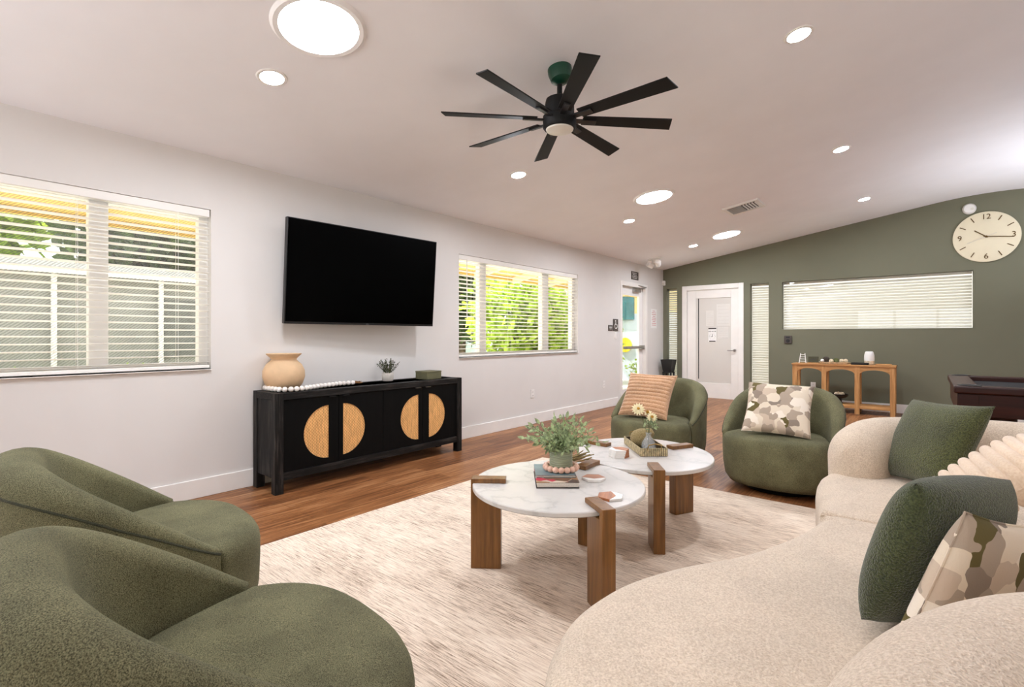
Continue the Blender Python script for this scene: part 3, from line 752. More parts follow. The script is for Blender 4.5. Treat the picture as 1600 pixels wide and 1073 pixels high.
def rnd_dir(): 
    while True:
        v = Vector((random.uniform(-1, 1), random.uniform(-1, 1), random.uniform(-1, 1)))
        if .05 < v.length < 1: return v.normalized()
def sprigs(root, base, n, L, spread, leafL, leafW, mat, per=9, droop=.25, rise=1.0):
    st, lv = MB(), MB()
    for k in range(n):
        a = 2*PI*k/n*1.618*3+random.uniform(-.2, .2); e = random.uniform(.1, 1)*spread
        d = Vector((math.cos(a)*e, math.sin(a)*e, rise)).normalized(); l = L*random.uniform(.65, 1.05)
        b0 = Vector(base)+Vector((math.cos(a), math.sin(a), 0))*.012
        P = [b0+d*l*t+Vector((math.cos(a), math.sin(a), -.8))*droop*l*t*t*e for t in (0, .25, .5, .75, 1)]
        st.tube(P, [.0016, .0014, .0012, .001, .0008], 5)
        for j in range(per):
            t = .2+.8*(j+random.random()*.5)/per; i = min(3, int(t*4)); p = P[i].lerp(P[i+1], t*4-i)
            dd = (d*.5+rnd_dir()*.9).normalized(); leaf_quad(lv, p, dd, rnd_dir(), leafL*random.uniform(.6, 1.1), leafW*random.uniform(.7, 1.1))
        leaf_quad(lv, P[-1], (P[-1]-P[-2]), rnd_dir(), leafL, leafW)
    st.build('stems', M['stem'], root); lv.build('leaves', mat, root, fix=False, angle=180)
pp = thing('small_plant', 'small dark green plant in a white pot on the sideboard', 'plant', (.135, 2.99, .77))
MB().lathe([(.048, 0), (.054, .01), (.058, .075), (.056, .078), (.05, .07), (.0005, .066)], 36, caps=False).build('pot', M['concrete'], pp)
sprigs(pp, (0, 0, .066), 34, .14, .9, .022, .011, M['leaf_dark'], 10, .1)
bx = thing('keepsake_box', 'olive green box with gold ring at the right end of the sideboard', 'box', (.25, 3.41, .77), R(4))
MB().box((0, 0, .033), (.17, .2, .066)).build('body', M['olive_box'], bx, bevel=.003)
MB().box((0, 0, .074), (.174, .204, .016)).build('lid', M['olive_box'], bx, bevel=.003)
MB().tube([(.0, .105+.002, .045), (.012, .108, .06), (.0, .108, .075), (-.012, .108, .06)], .004, 6, True).build('ring', M['gold'], bx)

# ------------------------------------------------------------------ coffee tables
def coffee_table(label, c, ax, legs):
    r = thing('coffee_table', label, 'coffee table', (c[0], c[1], .009), group='round marble coffee tables')
    e1 = Vector((-.638, .77, 0)); e2 = Vector((.77, .638, 0)); n = 96; q = MB(); rows = []
    for f, z in ((.985, .413), (1, .418), (1, .434), (.992, .438)):
        rows.append([e1*(ax[0]*f*math.cos(2*PI*i/n))+e2*(ax[1]*f*math.sin(2*PI*i/n))+Vector((0, 0, z)) for i in range(n)])
    q.grid(rows, True); q.f.append(tuple(range(n))[::-1]); q.f.append(tuple(3*n+i for i in range(n)))
    q.build('marble_top', M['marble'], r)
    MB().lathe([(.0005, .39), (.3, .39), (.3, .4125), (.0005, .4125)], 40, caps=False).build('support_disc', M['walnut'], r)
    for (lx, ly, dx, dy_) in legs:
        d = Vector((dx, dy_, 0)).normalized(); s = Vector((-d.y, d.x, 0)); o = Vector((lx-c[0], ly-c[1], 0))
        P = [(0, 0), (-.155, 0), (-.155, .412), (-.03, .412), (-.03, .4385), (-.18, .4385), (-.18, .462), (0, .462)]
        q = MB().prism(P, lambda a, z: o+d*a-s*.032+Vector((0, 0, z)), lambda a, z: o+d*a+s*.032+Vector((0, 0, z)))
        q.build('leg', M['walnut'], r, bevel=.003)
    return r
coffee_table('nearer round white marble coffee table with three walnut legs', (2.715, 2.15), (.455, .44), [(2.364, 1.873, -.81, -.59), (3.158, 1.886, .82, -.57), (2.67, 2.61, -.05, 1)])
coffee_table('farther round white marble coffee table with three walnut legs', (2.765, 3.06), (.47, .425), [(3.065, 2.62, .58, -.81), (2.94, 3.42, .44, .9), (2.33, 3.08, -1, .06)])
ZT1 = .009+.4385
# books on the near table
ang = R(39.7)
bk = thing('cookbook', 'thick book with a colourful food photo cover on the nearer coffee table', 'book', (2.68, 2.178, ZT1), ang)
MB().box((0, 0, .016), (.205, .3, .024)).build('pages', M['pages'], bk)
MB().box((0, 0, .0295), (.214, .31, .003)).build('front_cover', M['cover'], bk)
MB().box((0, 0, .0015), (.214, .31, .003)).build('back_cover', M['black'], bk)
bk2 = thing('slim_book', 'slim blue-grey book lying on the cookbook', 'book', (2.655, 2.205, ZT1+.031), ang)
MB().box((0, .0, .006), (.2, .215, .009)).build('pages', M['pages'], bk2)
MB().box((0, .0, .0115), (.206, .222, .002)).build('front_cover', M['teal_cover'], bk2)
MB().box((0, .0, .001), (.206, .222, .002)).build('back_cover', M['teal_cover'], bk2)
ZB = ZT1+.031+.0125
pl = thing('potted_plant', 'leafy sage green plant in a ribbed pot on the slim book', 'plant', (2.685, 2.225, ZB))
prof = [(.0005, 0), (.056, 0)]
for k in range(9): prof += [(.0575, .004+.0105*k), (.0622, .008+.0105*k), (.0575, .0125+.0105*k)]
prof += [(.06, .102), (.055, .104), (.054, .09), (.0005, .088)]
MB().lathe(prof, 44, caps=False).build('pot', M['sagepot'], pl, angle=60)
sprigs(pl, (0, 0, .09), 44, .19, 1.25, .046, .021, M['leaf'], 10, .22, .9)
bg = thing('bead_string', 'blush wooden bead string around the ribbed plant pot', 'garland', (2.685, 2.225, ZB))
for k in range(15):
    a = R(-205+k*21.5); rr = .082
    p = Vector((rr*math.cos(a), rr*math.sin(a), .0165))
    MB().sphere(p, .0165, 14, 10).build('bead', M['bead_pink'], bg)
MB().tube([(.082*math.cos(R(-205+k*10)), .082*math.sin(R(-205+k*10)), .0165) for k in range(31)], .002, 6).build('cord', M['jute'], bg)
tw = thing('twig_bundle', 'dry twig bundle lying beside the potted plant on the nearer table', 'twigs', (2.585, 2.42, ZT1))
q = MB()
for k in range(26):
    o = Vector((random.uniform(-.02, .02), 0, .01+random.uniform(0, .03))); s = random.uniform(-.5, .5)
    q.tube([o+Vector((s*.02-.02, -.07, 0)), o, o+Vector((s*.09+.03, .1, .01+random.random()*.025))], .0025, 5)
tw.scale = (1.25, 1.25, 1.25); q.build('twigs', M['twig'], tw); MB().tube([(.024*math.cos(t), -.01, .024+.024*math.sin(t)) for t in [2*PI*i/16 for i in range(16)]], .003, 6, True).build('tie', M['jute'], tw)
def hexa(label, c, rz, ins=None):
    r = thing('hexagon_coaster', label, 'coaster', c, rz, group='wood and marble hexagon coasters')
    P = [Vector((.064*math.cos(R(60*k)), .064*math.sin(R(60*k)))) for k in range(6)]
    w = [P[0], P[1], P[2], P[3], Vector((0.0, -.026)), ] ; m_ = [P[3], P[4], P[5], P[0], Vector((0.0, -.026))]
    for nm_, pl_, mt_ in (('wood_half', w, M['brown']), ('marble_half', m_, M['chip'])):
        MB().prism(pl_, lambda x, y: (x, y, 0), lambda x, y: (x, y, .012)).build(nm_, mt_, r, bevel=.0015)
    return r
hexa('hexagon coaster nearest the potted plant on the nearer table', (2.835, 2.31, ZT1), R(35))
hexa('hexagon coaster nearest the front leg of the nearer table', (3.05, 2.095, ZT1), R(115))
for k, w in enumerate(('bottom', 'second lowest', 'second highest', 'top')):
    hexa(f'{w} hexagon coaster in the stack on the farther table', (2.70, 2.85, ZT1+.0125*k), R(-30+4*k))
# tray with pear and bottle vase
ty = thing('bamboo_tray', 'rectangular slatted bamboo tray on the farther coffee table', 'tray', (2.74, 3.135, ZT1), R(-48))
MB().box((0, 0, .004), (.39, .17, .008)).build('base', M['bamboo_dark'], ty)
q = MB(); g_ = MB()
for s in (-1, 1):
    g_.box((0, s*.083, .027), (.385, .003, .046)); g_.box((s*.192, 0, .027), (.003, .165, .046))
    for k in range(30): q.box((-.188+.01297*k, s*.0855, .028), (.0085, .004, .05))
    for k in range(13): q.box((s*.1945, -.078+.013*k, .028), (.004, .0085, .05))
g_.build('side_lining', M['bamboo_dark'], ty); q.build('slats', M['bamboo'], ty)
for s in (-1, 1):
    MB().tube([(s*.195, -.045, .04), (s*.215, -.04, .075), (s*.22, 0, .085), (s*.215, .04, .075), (s*.195, .045, .04)], .0035, 6).build('handle', M['gold'], ty)
pr = thing('woven_pear', 'woven gold pear ornament lying in the bamboo tray', 'ornament', (2.70, 3.15, ZT1+.008), R(20))
mtp = Matrix.Rotation(R(58), 3, 'Y')
MB().lathe([(.0005, -.062), (.03, -.058), (.054, -.035), (.062, -.005), (.056, .03), (.04, .06), (.03, .085), (.02, .098), (.0005, .102)], 32, (0, 0, .062), mtp, caps=False).build('body', M['pear'], pr)
MB().tube([mtp @ Vector((0, 0, .1))+Vector((0, 0, .062)), mtp @ Vector((.004, 0, .125))+Vector((0, 0, .062))], .003, 6).build('stalk', M['bark'], pr)
bt = thing('bud_vase', 'small clear glass bottle vase at the end of the bamboo tray', 'vase', (2.795, 3.075, ZT1+.008))
MB().lathe([(.03, 0), (.042, .006), (.046, .03), (.042, .06), (.026, .085), (.0165, .098), (.016, .112), (.021, .116), (.021, .121), (.014, .121), (.012, .1), (.022, .083), (.038, .058), (.042, .03), (.038, .01), (.0005, .008)], 36, caps=False).build('glass_body', M['tglass'], bt)
fw = thing('flower_stems', 'pale yellow daisies standing in the clear bottle vase', 'flowers', (2.795, 3.075, ZT1+.012))
q = MB(); heads = [Vector((-.06, -.025, .265)), Vector((.018, .012, .215)), Vector((-.02, .04, .235))]
for h_ in heads: q.tube([(0, 0, .01), (h_.x*.1, h_.y*.1, .11), (h_.x*.5, h_.y*.5, .18), h_], .002, 6)
q.build('stems', M['stem'], fw)
for i, h_ in enumerate(heads):
    nv = Vector((.45, -.8, .55)).normalized() if i != 2 else Vector((-.3, -.3, .9)); t1 = nv.cross(Vector((0, 0, 1))).normalized(); t2 = t1.cross(nv); q = MB()
    for ring, (L, z, n) in enumerate(((.052, 0, 14), (.04, .006, 12), (.026, .011, 9))):
        L *= (.9, .72, .55)[i]
        for k in range(n):
            a = 2*PI*k/n+ring*.3; d = t1*math.cos(a)+t2*math.sin(a)+nv*(.15+.2*ring); leaf_quad(q, h_+nv*z, d, nv, L, L*.36)
    q.build('flower_head', M['yellow_petal'], fw, fix=False, angle=180)
    MB().sphere(h_+nv*.012, .011, 10, 8).build('flower_centre', M['pollen'], fw)
q = MB()
for k in range(34):
    p = Vector((random.uniform(-.035, .055), random.uniform(-.02, .04), random.uniform(.14, .21))); leaf_quad(q, p, rnd_dir()+Vector((.2, 0, .2)), rnd_dir(), .04, .014)
q.build('leaves', M['leaf'], fw, fix=False, angle=180)

# ------------------------------------------------------------------ swivel chairs
def swivel_chair(label, loc, rz):
    a_, b_ = .42, .41; ex = 2/2.55
    def plan(t, o=0.0):
        c, s = math.cos(t), math.sin(t)
        p = Vector((a_*math.copysign(abs(c)**ex, c), b_*math.copysign(abs(s)**ex, s), 0))
        nx = math.copysign(abs(c)**(2-ex), c)/a_; ny = math.copysign(abs(s)**(2-ex), s)/b_
        n = Vector((nx, ny, 0)).normalized(); return p-n*o
    r = thing('swivel_chair', label, 'chair', loc, rz, group='olive swivel tub chairs')
    t0 = R(22); N = 72; sh = MB(); rows = []; edge = []
    for k in range(N+1):
        t = t0-(PI+2*t0)*k/N
        y = plan(t).y; u = max(0, min(1, (plan(t0).y-y)/(plan(t0).y+b_)))
        zr = .435+.355*(math.sin(u*PI/2)**1.05*.55+.45*u); th = .04+.125*u**.8
        col = [plan(t, .05)+Vector((0, 0, .055)), plan(t, .02)+Vector((0, 0, .1)), plan(t, .004)+Vector((0, 0, .2)), plan(t, 0)+Vector((0, 0, .3))]
        hz = min(th*.5, .055)+.012*u; zt = zr-hz
        for j in range(5): col.append(plan(t, -.012*u*j/4)+Vector((0, 0, .3+(zt-.3)*(j+1)/5*1.0)))
        edge.append(col[-1])
        for j in range(1, 12):
            q = PI-PI*j/12; col.append(plan(t, th/2-.012*u-(th/2)*math.cos(PI-q)*1.0)+Vector((0, 0, zt+hz*math.sin(q))))
        zin = zt
        for j in range(5):
            w = (j+1)/5; col.append(plan(t, th-.012*u+(.07*u)*w)+Vector((0, 0, zin+(.34-zin)*w)))
        rows.append(col)
    sh.grid(rows); n = len(rows[0]); sh.f.append(tuple(range(n))); sh.f.append(tuple(N*n+i for i in range(n)))
    shell = sh.build('backrest_shell', M['chair'], r, angle=60)
    MB().tube([p+Vector((0, 0, 0)) for p in edge], .0045, 6).build('piping', M['piping'], shell)
    # seat block: full width at the front, tucked inside the shell behind
    st = MB(); K = 120; rows = []
    def off(t):
        y = plan(t).y; ys = plan(t0).y
        if y >= ys: return 0.0
        u = (ys-y)/(ys+b_); return min(.04+.125*u**.8+.07*u-.004, .02+6*(ys-y)) if u > .004 else .02
    for o, z in ((.05, .055), (.02, .1), (.004, .2), (0, .3), (0, .365), (.004, .39), (.014, .41), (.03, .424), (.055, .432), (-.82, .438), (-.6, .443), (-.3, .446)):
        rows.append([])
        for i in range(K):
            t = 2*PI*i/K
            if o < 0:
                b0 = st_edge[i]; cc = Vector((0, -.02, 0)); rows[-1].append(Vector((cc.x+(b0.x-cc.x)*-o, cc.y+(b0.y-cc.y)*-o, z))); continue
            oo = off(t)+(o if plan(t).y > plan(t0).y else min(o, .05)*.4+max(0, o-.05))
            p = plan(t, 0); nr = plan(t, 1)-p; rows[-1].append(p+nr*oo+Vector((0, 0, z)))
        if o == .055: st_edge = rows[-1]
    st.grid(rows, True); st.f.append(tuple(range(K))[::-1]); st.f.append(tuple((len(rows)-1)*K+i for i in range(K)))
    st.build('seat', M['chair'], r, angle=70)
    MB().lathe([(.0005, 0), (.27, 0), (.28, .012), (.27, .025), (.12, .03), (.12, .06), (.0005, .06)], 48, caps=False).build('swivel_base', M['tvb'], r)
    return r
swivel_chair('nearest olive swivel chair, at the bottom left edge of the view', (2.94, .452, .009), R(-5))
swivel_chair('olive swivel chair behind the nearest one, by the white wall', (1.835, .565, .009), R(-6))
swivel_chair('far olive swivel chair holding the tan ribbed cushion', (2.20, 4.60, 0), R(180))
swivel_chair('far olive swivel chair holding the patchwork cushion', (3.29, 4.47, 0), R(180))

# ------------------------------------------------------------------ cushions
def cushion(name, label, c, e1, e2, size, thick, mat, ribs=0, pinch=.07, fine=44, hs=1.0, rnd=0.0):
    e1 = Vector(e1).normalized(); e2 = Vector(e2); e2 = (e2-e1*e2.dot(e1)).normalized(); n = e1.cross(e2)
    Mx = Matrix((e1, e2, n)).transposed()
    r = thing(name, label, 'cushion', c, rot=Mx.to_euler())
    K = fine if not ribs else 110; h = size/2
    for nm_, sg in (('front', 1), ('back', -1)):
        rows = []
        for j in range(K+1):
            v = -1+2*j/K; row = []
            for i in range(K+1):
                u = -1+2*i/K
                x = u*(1-pinch*(1-v*v)*abs(u)); y = v*(1-pinch*(1-u*u)*abs(v))
                z = thick/2*((1-u**4)*(1-v**4))**.5*(1-.25*(u*u+v*v)/2) if abs(u) < 1 and abs(v) < 1 else 0
                if ribs: z += .02*(abs(math.sin(ribs*PI*(v+1)/2))**.5-.55)*min(1, (1-abs(u))*8)*min(1, (1-abs(v))*10)
                if rnd: x, y = x*(1-rnd*v*v)**.5, y*(1-rnd*u*u)**.5
                row.append((x*h, y*h*hs, sg*max(z, 0.0)))
            rows.append(row)
        if nm_ == 'front': mb = MB()
        mb.grid(rows)
    bm = None
    o = mb.build('cover', mat, r, angle=180, fix=False)
    bm = bmesh.new(); bm.from_mesh(o.data); bmesh.ops.remove_doubles(bm, verts=bm.verts, dist=1e-5); bmesh.ops.recalc_face_normals(bm, faces=bm.faces); bm.to_mesh(o.data); bm.free()
    ring = []
    for (ua, va, ub, vb) in ((-1, -1, 1, -1), (1, -1, 1, 1), (1, 1, -1, 1), (-1, 1, -1, -1)):
        for k in range(12):
            t = k/12; u = ua+(ub-ua)*t; v = va+(vb-va)*t
            ring.append((u*(1-pinch*(1-v*v)*abs(u))*h*(1-rnd*v*v)**.5, v*(1-pinch*(1-u*u)*abs(v))*h*hs*(1-rnd*u*u)**.5, 0))
    if not rnd: MB().tube(ring, .0025, 5, True).build('seam', mat, r)
    return r
def axes(yaw, tl, roll):
    n = Vector((math.cos(yaw), math.sin(yaw), 0)); e1 = Vector((0, 0, 1)).cross(n); e2 = Vector((0, 0, 1))*math.cos(tl)-n*math.sin(tl)
    return e1*math.cos(roll)+e2*math.sin(roll), -e1*math.sin(roll)+e2*math.cos(roll)
cushion('ribbed_cushion', 'tan ribbed furry cushion on the far left olive chair', (2.149, 4.48, .645), *axes(-1.509, .617, -.022), .47, .15, M['rib'], ribs=12)
cushion('patchwork_cushion', 'patchwork cushion in cream and olive on the far right olive chair', (3.287, 4.365, .635), *axes(-1.432, .70, -.045), .47, .15, M['camo'])
cushion('green_cushion', 'square green fleece cushion at the far end of the cream sofa', (4.206, 3.404, .65), *axes(-2.443, .497, .052), .47, .16, M['sherpa'])
cushion('ribbed_cushion', 'pale peach ribbed cushion in the middle of the cream sofa', (4.36, 2.58, .65), (.1, -.97, 0), (.35, .1, .33), .48, .16, M['rib2'], ribs=11)
cushion('green_cushion', 'large dark green fleece cushion overlapping the patchwork one on the sofa', (4.215, 1.787, .63), (.42, .88, -.1), (.33, .09, .93), .54, .17, M['sherpa2'], hs=.82, rnd=.22)
cushion('patchwork_cushion', 'patchwork cushion tucked behind the large green one on the sofa', (4.275, 1.66, .55), (.42, .88, -.22), (.33, .09, .93), .46, .11, M['camo'])

# ------------------------------------------------------------------ cream curved sofa
sofa = thing('curved_sofa', 'cream boucle curved sectional sofa along the right side', 'sofa', (0, 0, 0))
def seat_section(name, poly, seam_y):
    n = len(poly); P2 = [Vector((x, y, 0)) for x, y in poly]
    area = sum(P2[i].x*P2[(i+1) % n].y-P2[(i+1) % n].x*P2[i].y for i in range(n))
    if area < 0: P2 = P2[::-1]
    nor = []
    for i in range(n):
        d = (P2[(i+1) % n]-P2[i-1]).normalized(); nor.append(Vector((-d.y, d.x, 0)))
    q = MB(); rows = []
    for o, z in ((.05, .03), (.015, .06), (.004, .12), (0, .25), (0, .345), (.004, .375), (.016, .402), (.036, .42), (.06, .43), (.085, .434)):
        rows.append([])
        for i in range(n):                        # the sewn edge between the sections is tighter than the front edge
            k = .16 if abs(P2[i].y-seam_y) < .02 and P2[i].x > 3.83 else (.4 if abs(P2[i].y-seam_y) < .04 else 1)
            rows[-1].append(P2[i]+nor[i]*o*k+Vector((0, 0, z)))
    q.grid(rows, True); q.f.append(tuple(range(n))[::-1]); q.f.append(tuple((len(rows)-1)*n+i for i in range(n)))
    return q.build(name, M['boucle'], sofa, angle=50)
ctr = [(3.835, 3.30), (3.96, 3.58), (4.25, 3.82), (4.62, 3.88), (4.92, 3.62), (5.02, 3.1), (4.98, 2.55), (4.88, 2.05), (4.70, 1.66), (4.47, 1.36), (4.28, 1.1), (4.20, .84), (4.205, .6)]
cl = catmull([(x, y, 0) for x, y in ctr], 16)
end0, end1 = cl[0], cl[-1]
cl = [cl[0].lerp(cl[1], f) for f in (0, .05, .15, .3, .6)]+cl[1:-1]+[cl[-2].lerp(cl[-1], f) for f in (.4, .7, .85, .95, 1)]
front_far = [(3.83, 3.57), (3.765, 3.47), (3.73, 3.34), (3.722, 3.2), (3.745, 3.0), (3.79, 2.78), (3.822, 2.56)]
front_near = [(3.826, 2.53), (3.806, 2.40), (3.757, 2.19), (3.66, 1.92), (3.52, 1.68), (3.43, 1.45), (3.408, 1.24), (3.44, 1.07), (3.51, .93), (3.64, .78), (3.8, .64), (3.95, .57), (4.15, .56)]
ff = [(p.x, p.y) for p in catmull([(x, y, 0) for x, y in front_far], 6)]; fn_ = [(p.x, p.y) for p in catmull([(x, y, 0) for x, y in front_near], 6)]
far_back = [(p.x, p.y) for p in cl if p.y > 2.55][12:]; near_back = [(p.x, p.y) for p in cl if p.y <= 2.545][:-8]
seat_section('seat_cushion', ff+[(3.9, 2.548), (4.2, 2.548), (4.6, 2.548), (4.9, 2.548)]+far_back[::-1], 2.545)
seat_section('seat_cushion', fn_[::1]+near_back[::-1]+[(4.9, 2.541), (4.6, 2.541), (4.2, 2.541), (3.9, 2.541)], 2.545)
# back: a rounded wall swept along the curve, lower and rounded at both ends
q = MB(); rows = []; m = len(cl); tot = sum((cl[i+1]-cl[i]).length for i in range(m-1)); acc = 0; wth = .145
for i, p in enumerate(cl):
    if i: acc += (cl[i]-cl[i-1]).length
    d = (cl[min(i+1, m-1)]-cl[max(i-1, 0)]).normalized(); s = Vector((-d.y, d.x, 0))
    cap = lambda a, L: math.sqrt(max(0, 1-(1-min(1, a/L))**2))
    h = .50+.23*min(cap(acc+.02, .40), cap(tot-acc+.02, .22))+.03*max(0, min(1, (1.7-p.y)/.5)); wd_ = wth*max(.03, min(cap(acc, .16), cap(tot-acc, .16)))
    row = []
    for j in range(25):
        t = -PI/2*0+PI*j/24; x = math.cos(t); z = math.sin(t)
        if j == 0: row.append(p+s*wd_*.9+Vector((0, 0, .04)))
        row.append(p+s*wd_*x*(1 if abs(x) < 1 else 1)+Vector((0, 0, h-.15+.15*z)))
        if j == 24: row.append(p-s*wd_*.9+Vector((0, 0, .04)))
    rows.append(row)
q.grid(rows); n = len(rows[0]); q.f.append(tuple(range(n))); q.f.append(tuple((len(rows)-1)*n+i for i in range(n)))
q.build('backrest', M['boucle'], sofa, angle=60)

# ------------------------------------------------------------------ arched wooden console table
tb = thing('arched_console', 'honey wood console table with three arches by the green wall', 'console table', (0, 0, 0))
xa, xb, ya_, yb_, zt = 2.47, 3.83, 9.38, 9.72, .765
MB().span((xa-.01, ya_-.012, zt-.028), (xb+.01, yb_, zt)).build('top', M['oakx'], tb, bevel=.004)
posts = [2.47, 2.885, 3.325, 3.765]; pw = .065
for x in posts:
    for y in (ya_, yb_-.06): MB().span((x, y, 0), (x+pw, y+.06, zt-.028)).build('leg', M['oak'], tb, bevel=.003)
for y in (ya_+.004, yb_-.05):
    for i in range(3):
        a, b = posts[i]+pw, posts[i+1]; n = 20; mid, hw = (a+b)/2, (b-a)/2
        P = [(a, zt-.028), (a, .615)]+[(mid-hw*math.cos(PI*k/n), .615+.075*math.sin(PI*k/n)) for k in range(1, n)]+[(b, .615), (b, zt-.028)]
        MB().prism(P, lambda x, z: (x, y, z), lambda x, z: (x, y+.03, z)).build('arch', M['oakx'], tb)
MB().span((xa+.03, ya_+.01, .085), (xb-.03, yb_-.01, .135)).build('lower_shelf', M['oakx'], tb, bevel=.003)
# on and under it
ld = thing('mini_ladder', 'miniature white ladder at the left end of the arched table', 'ornament', (2.60, 9.5, .765))
for s in (-1, 1): MB().tube([(s*.05, -.02, 0), (s*.03, .01, .16)], .006, 6).build('rail', M['white'], ld)
for k in range(4):
    z = .03+.036*k; w = .046-.0045*k; MB().tube([(-w, -.016+.007*k, z), (w, -.016+.007*k, z)], .005, 6).build('rung', M['white'], ld)
sg = thing('acrylic_sign', 'small clear acrylic sign beside the miniature ladder', 'sign', (2.755, 9.5, .765))
MB().box((0, 0, .006), (.15, .05, .012)).build('base', M['oak'], sg, bevel=.002)
MB().box((0, 0, .06), (.15, .006, .1)).build('panel', M['acrylic'], sg)
MB().tube([(-.04, -.006, .055), (-.02, -.006, .066), (0, -.006, .06), (.02, -.006, .07), (.045, -.006, .074)], .006, 5).build('lettering', M['ink'], sg)
tr = thing('dough_tray', 'long pale wooden tray filled with decorative balls on the arched table', 'tray', (3.05, 9.5, .765))
n = 32; rows = []
for f, z in ((.72, .0), (.9, .012), (1, .032), (.93, .032), (.8, .014), (.02, .012)):
    rows.append([(.22*f*math.copysign(abs(math.cos(2*PI*i/n))**.6, math.cos(2*PI*i/n)), .085*f*math.copysign(abs(math.sin(2*PI*i/n))**.7, math.sin(2*PI*i/n)), z) for i in range(n)])
q = MB().grid(rows, True); q.f.append(tuple(range(n))[::-1]); q.build('bowl', M['stone'], tr)
balls = [('dark brown ball, largest in the pale tray on the arched table', 'pine', -.12, .02, .05), ('white ball at the left end of the pale tray', 'bead', -.165, -.035, .026), ('cream ball right of the dark brown ball in the pale tray', 'stone', -.045, -.01, .032), ('green moss ball in the middle of the pale tray', 'moss', .02, .02, .04), ('small green moss ball at the front of the pale tray', 'moss', .035, -.045, .026), ('tan ball right of the moss balls in the pale tray', 'stone', .095, .0, .034), ('cream ball at the right end of the pale tray', 'stone', .15, -.01, .03)]
for lb, mt_, x, y, rr in balls: tag(MB().sphere((0, 0, 0), rr, 18, 12).build('decor_ball', M[mt_], loc=(3.05+x, 9.5+y, .779+rr+.01*(abs(x) > .13))), lb, 'ball', 'decorative balls in the tray')
bt_ = thing('black_tray', 'small black rectangular tray right of the pale tray', 'tray', (3.39, 9.44, .765))
MB().box((0, 0, .006), (.22, .1, .012)).build('base', M['black'], bt_, bevel=.002)
q = MB()
for s in (-1, 1): q.box((0, s*.047, .018), (.22, .006, .03)); q.box((s*.107, 0, .018), (.006, .1, .03))
q.build('rim', M['black'], bt_)
df = thing('oil_diffuser', 'white rounded diffuser on the right of the arched table', 'diffuser', (3.50, 9.56, .765))
MB().lathe([(.0005, .06), (.066, .06), (.068, .09), (.066, .15), (.056, .19), (.046, .205), (.03, .207), (.0005, .2)], 36, caps=False).build('shade', M['white'], df)
MB().lathe([(.056, 0), (.064, .008), (.067, .06)], 36).build('wooden_base', M['stone'], df)
tag(MB().box((0, 0, .009), (.2, .14, .018)).build('cutting_board', M['oakx'], loc=(3.68, 9.5, .765), rot=(0, 0, R(8)), bevel=.003), 'small honey wood board at the right end of the arched table', 'board')
pb = thing('pedestal_bowl', 'black pedestal bowl on the lower shelf of the arched table', 'bowl', (3.1, 9.55, .135))
MB().lathe([(.05, 0), (.055, .01), (.04, .03), (.045, .075), (.1, .095), (.128, .125), (.13, .15), (.122, .15), (.09, .11), (.0005, .1)], 36, caps=False).build('bowl', M['black'], pb)
mo = MB()
for k in range(16): mo.sphere((random.uniform(-.06, .06), random.uniform(-.05, .05), .142+random.uniform(0, .02)), .022, 10, 7)
tag(mo.build('shredded_filler', M['stone'], loc=(3.1, 9.55, .135)), 'cream shredded filler heaped in the black pedestal bowl', 'filler', kind='stuff')

# ------------------------------------------------------------------ pool table at the right edge
pt = thing('pool_table', 'dark mahogany pool table with black cloth at the right edge', 'pool table', (0, 0, 0))
px0, px1, py0, py1 = 4.36, 6.9, 5.45, 7.05
q = MB(); rw = .16
q.span((px0, py0, .74), (px1, py0+rw, .80)); q.span((px0, py1-rw, .74), (px1, py1, .80)); q.span((px0, py0+rw, .74), (px0+rw, py1-rw, .80)); q.span((px1-rw, py0+rw, .74), (px1, py1-rw, .80))
q.build('rails', M['mahogany'], pt, bevel=.012)
MB().span((px0+rw, py0+rw, .70), (px1-rw, py1-rw, .755)).build('playing_cloth', M['cloth'], pt)
MB().span((px0+.02, py0+.02, .56), (px1-.02, py0+.05, .74)).span((px0+.02, py1-.05, .56), (px1-.02, py1-.02, .74)).span((px0+.02, py0+.05, .56), (px0+.05, py1-.05, .74)).span((px1-.05, py0+.05, .56), (px1-.02, py1-.05, .74)).build('apron', M['mahogany'], pt, bevel=.004)
for x in (px0+.03, (px0+px1)/2-.06, px1-.15): MB().span((x, py0+.012, .565), (x+.12, py0+.02, .735)).build('apron_panel', M['mahogany'], pt, bevel=.003)
for x in (px0+.3, px1-.3):
    for y in (py0+.3, py1-.3): MB().lathe([(.085, 0), (.085, .06), (.06, .1), (.09, .35), (.1, .56)], 24, (x, y, 0)).build('leg', M['mahogany'], pt)
for x in (px0+.1, (px0+px1)/2, px1-.1):
    for y in (py0+.1, py1-.1): MB().lathe([(.075, .801), (.075, .806), (.06, .808), (.05, .8)], 24, (x, y, 0), caps=False).lathe([(.0005, .802), (.056, .802)], 24, (x, y, 0), caps=False).build('pocket', M['black'], pt)

# ------------------------------------------------------------------ black bin in the corner
bn = thing('pedestal_bin', 'black flared bin on a slatted stand in the far corner', 'bin', (.2, 9.74, 0))
MB().lathe([(.105, .5), (.125, .53), (.165, .72), (.17, .745), (.16, .745), (.12, .56), (.0005, .55)], 4, mat=Matrix.Rotation(R(45), 3, 'Z'), caps=False).build('tub', M['black'], bn, bevel=.004)
for sx in (-1, 1):
    for sy in (-1, 1): MB().box((sx*.075, sy*.075, .25), (.03, .03, .5)).build('leg', M['black'], bn)
MB().box((0, 0, .12), (.17, .17, .02)).box((0, 0, .49), (.17, .17, .02)).build('shelf', M['black'], bn)
for s in (-1, 1):
    tag(MB().lathe([(.028, 0), (.03, .004), (.03, .27), (.026, .275)], 20).build('steel_canister', M['steel'], loc=(.2+s*.034, 9.72, .13)), ('left' if s < 0 else 'right')+' steel canister inside the black bin stand', 'canister', 'canisters in the bin stand')

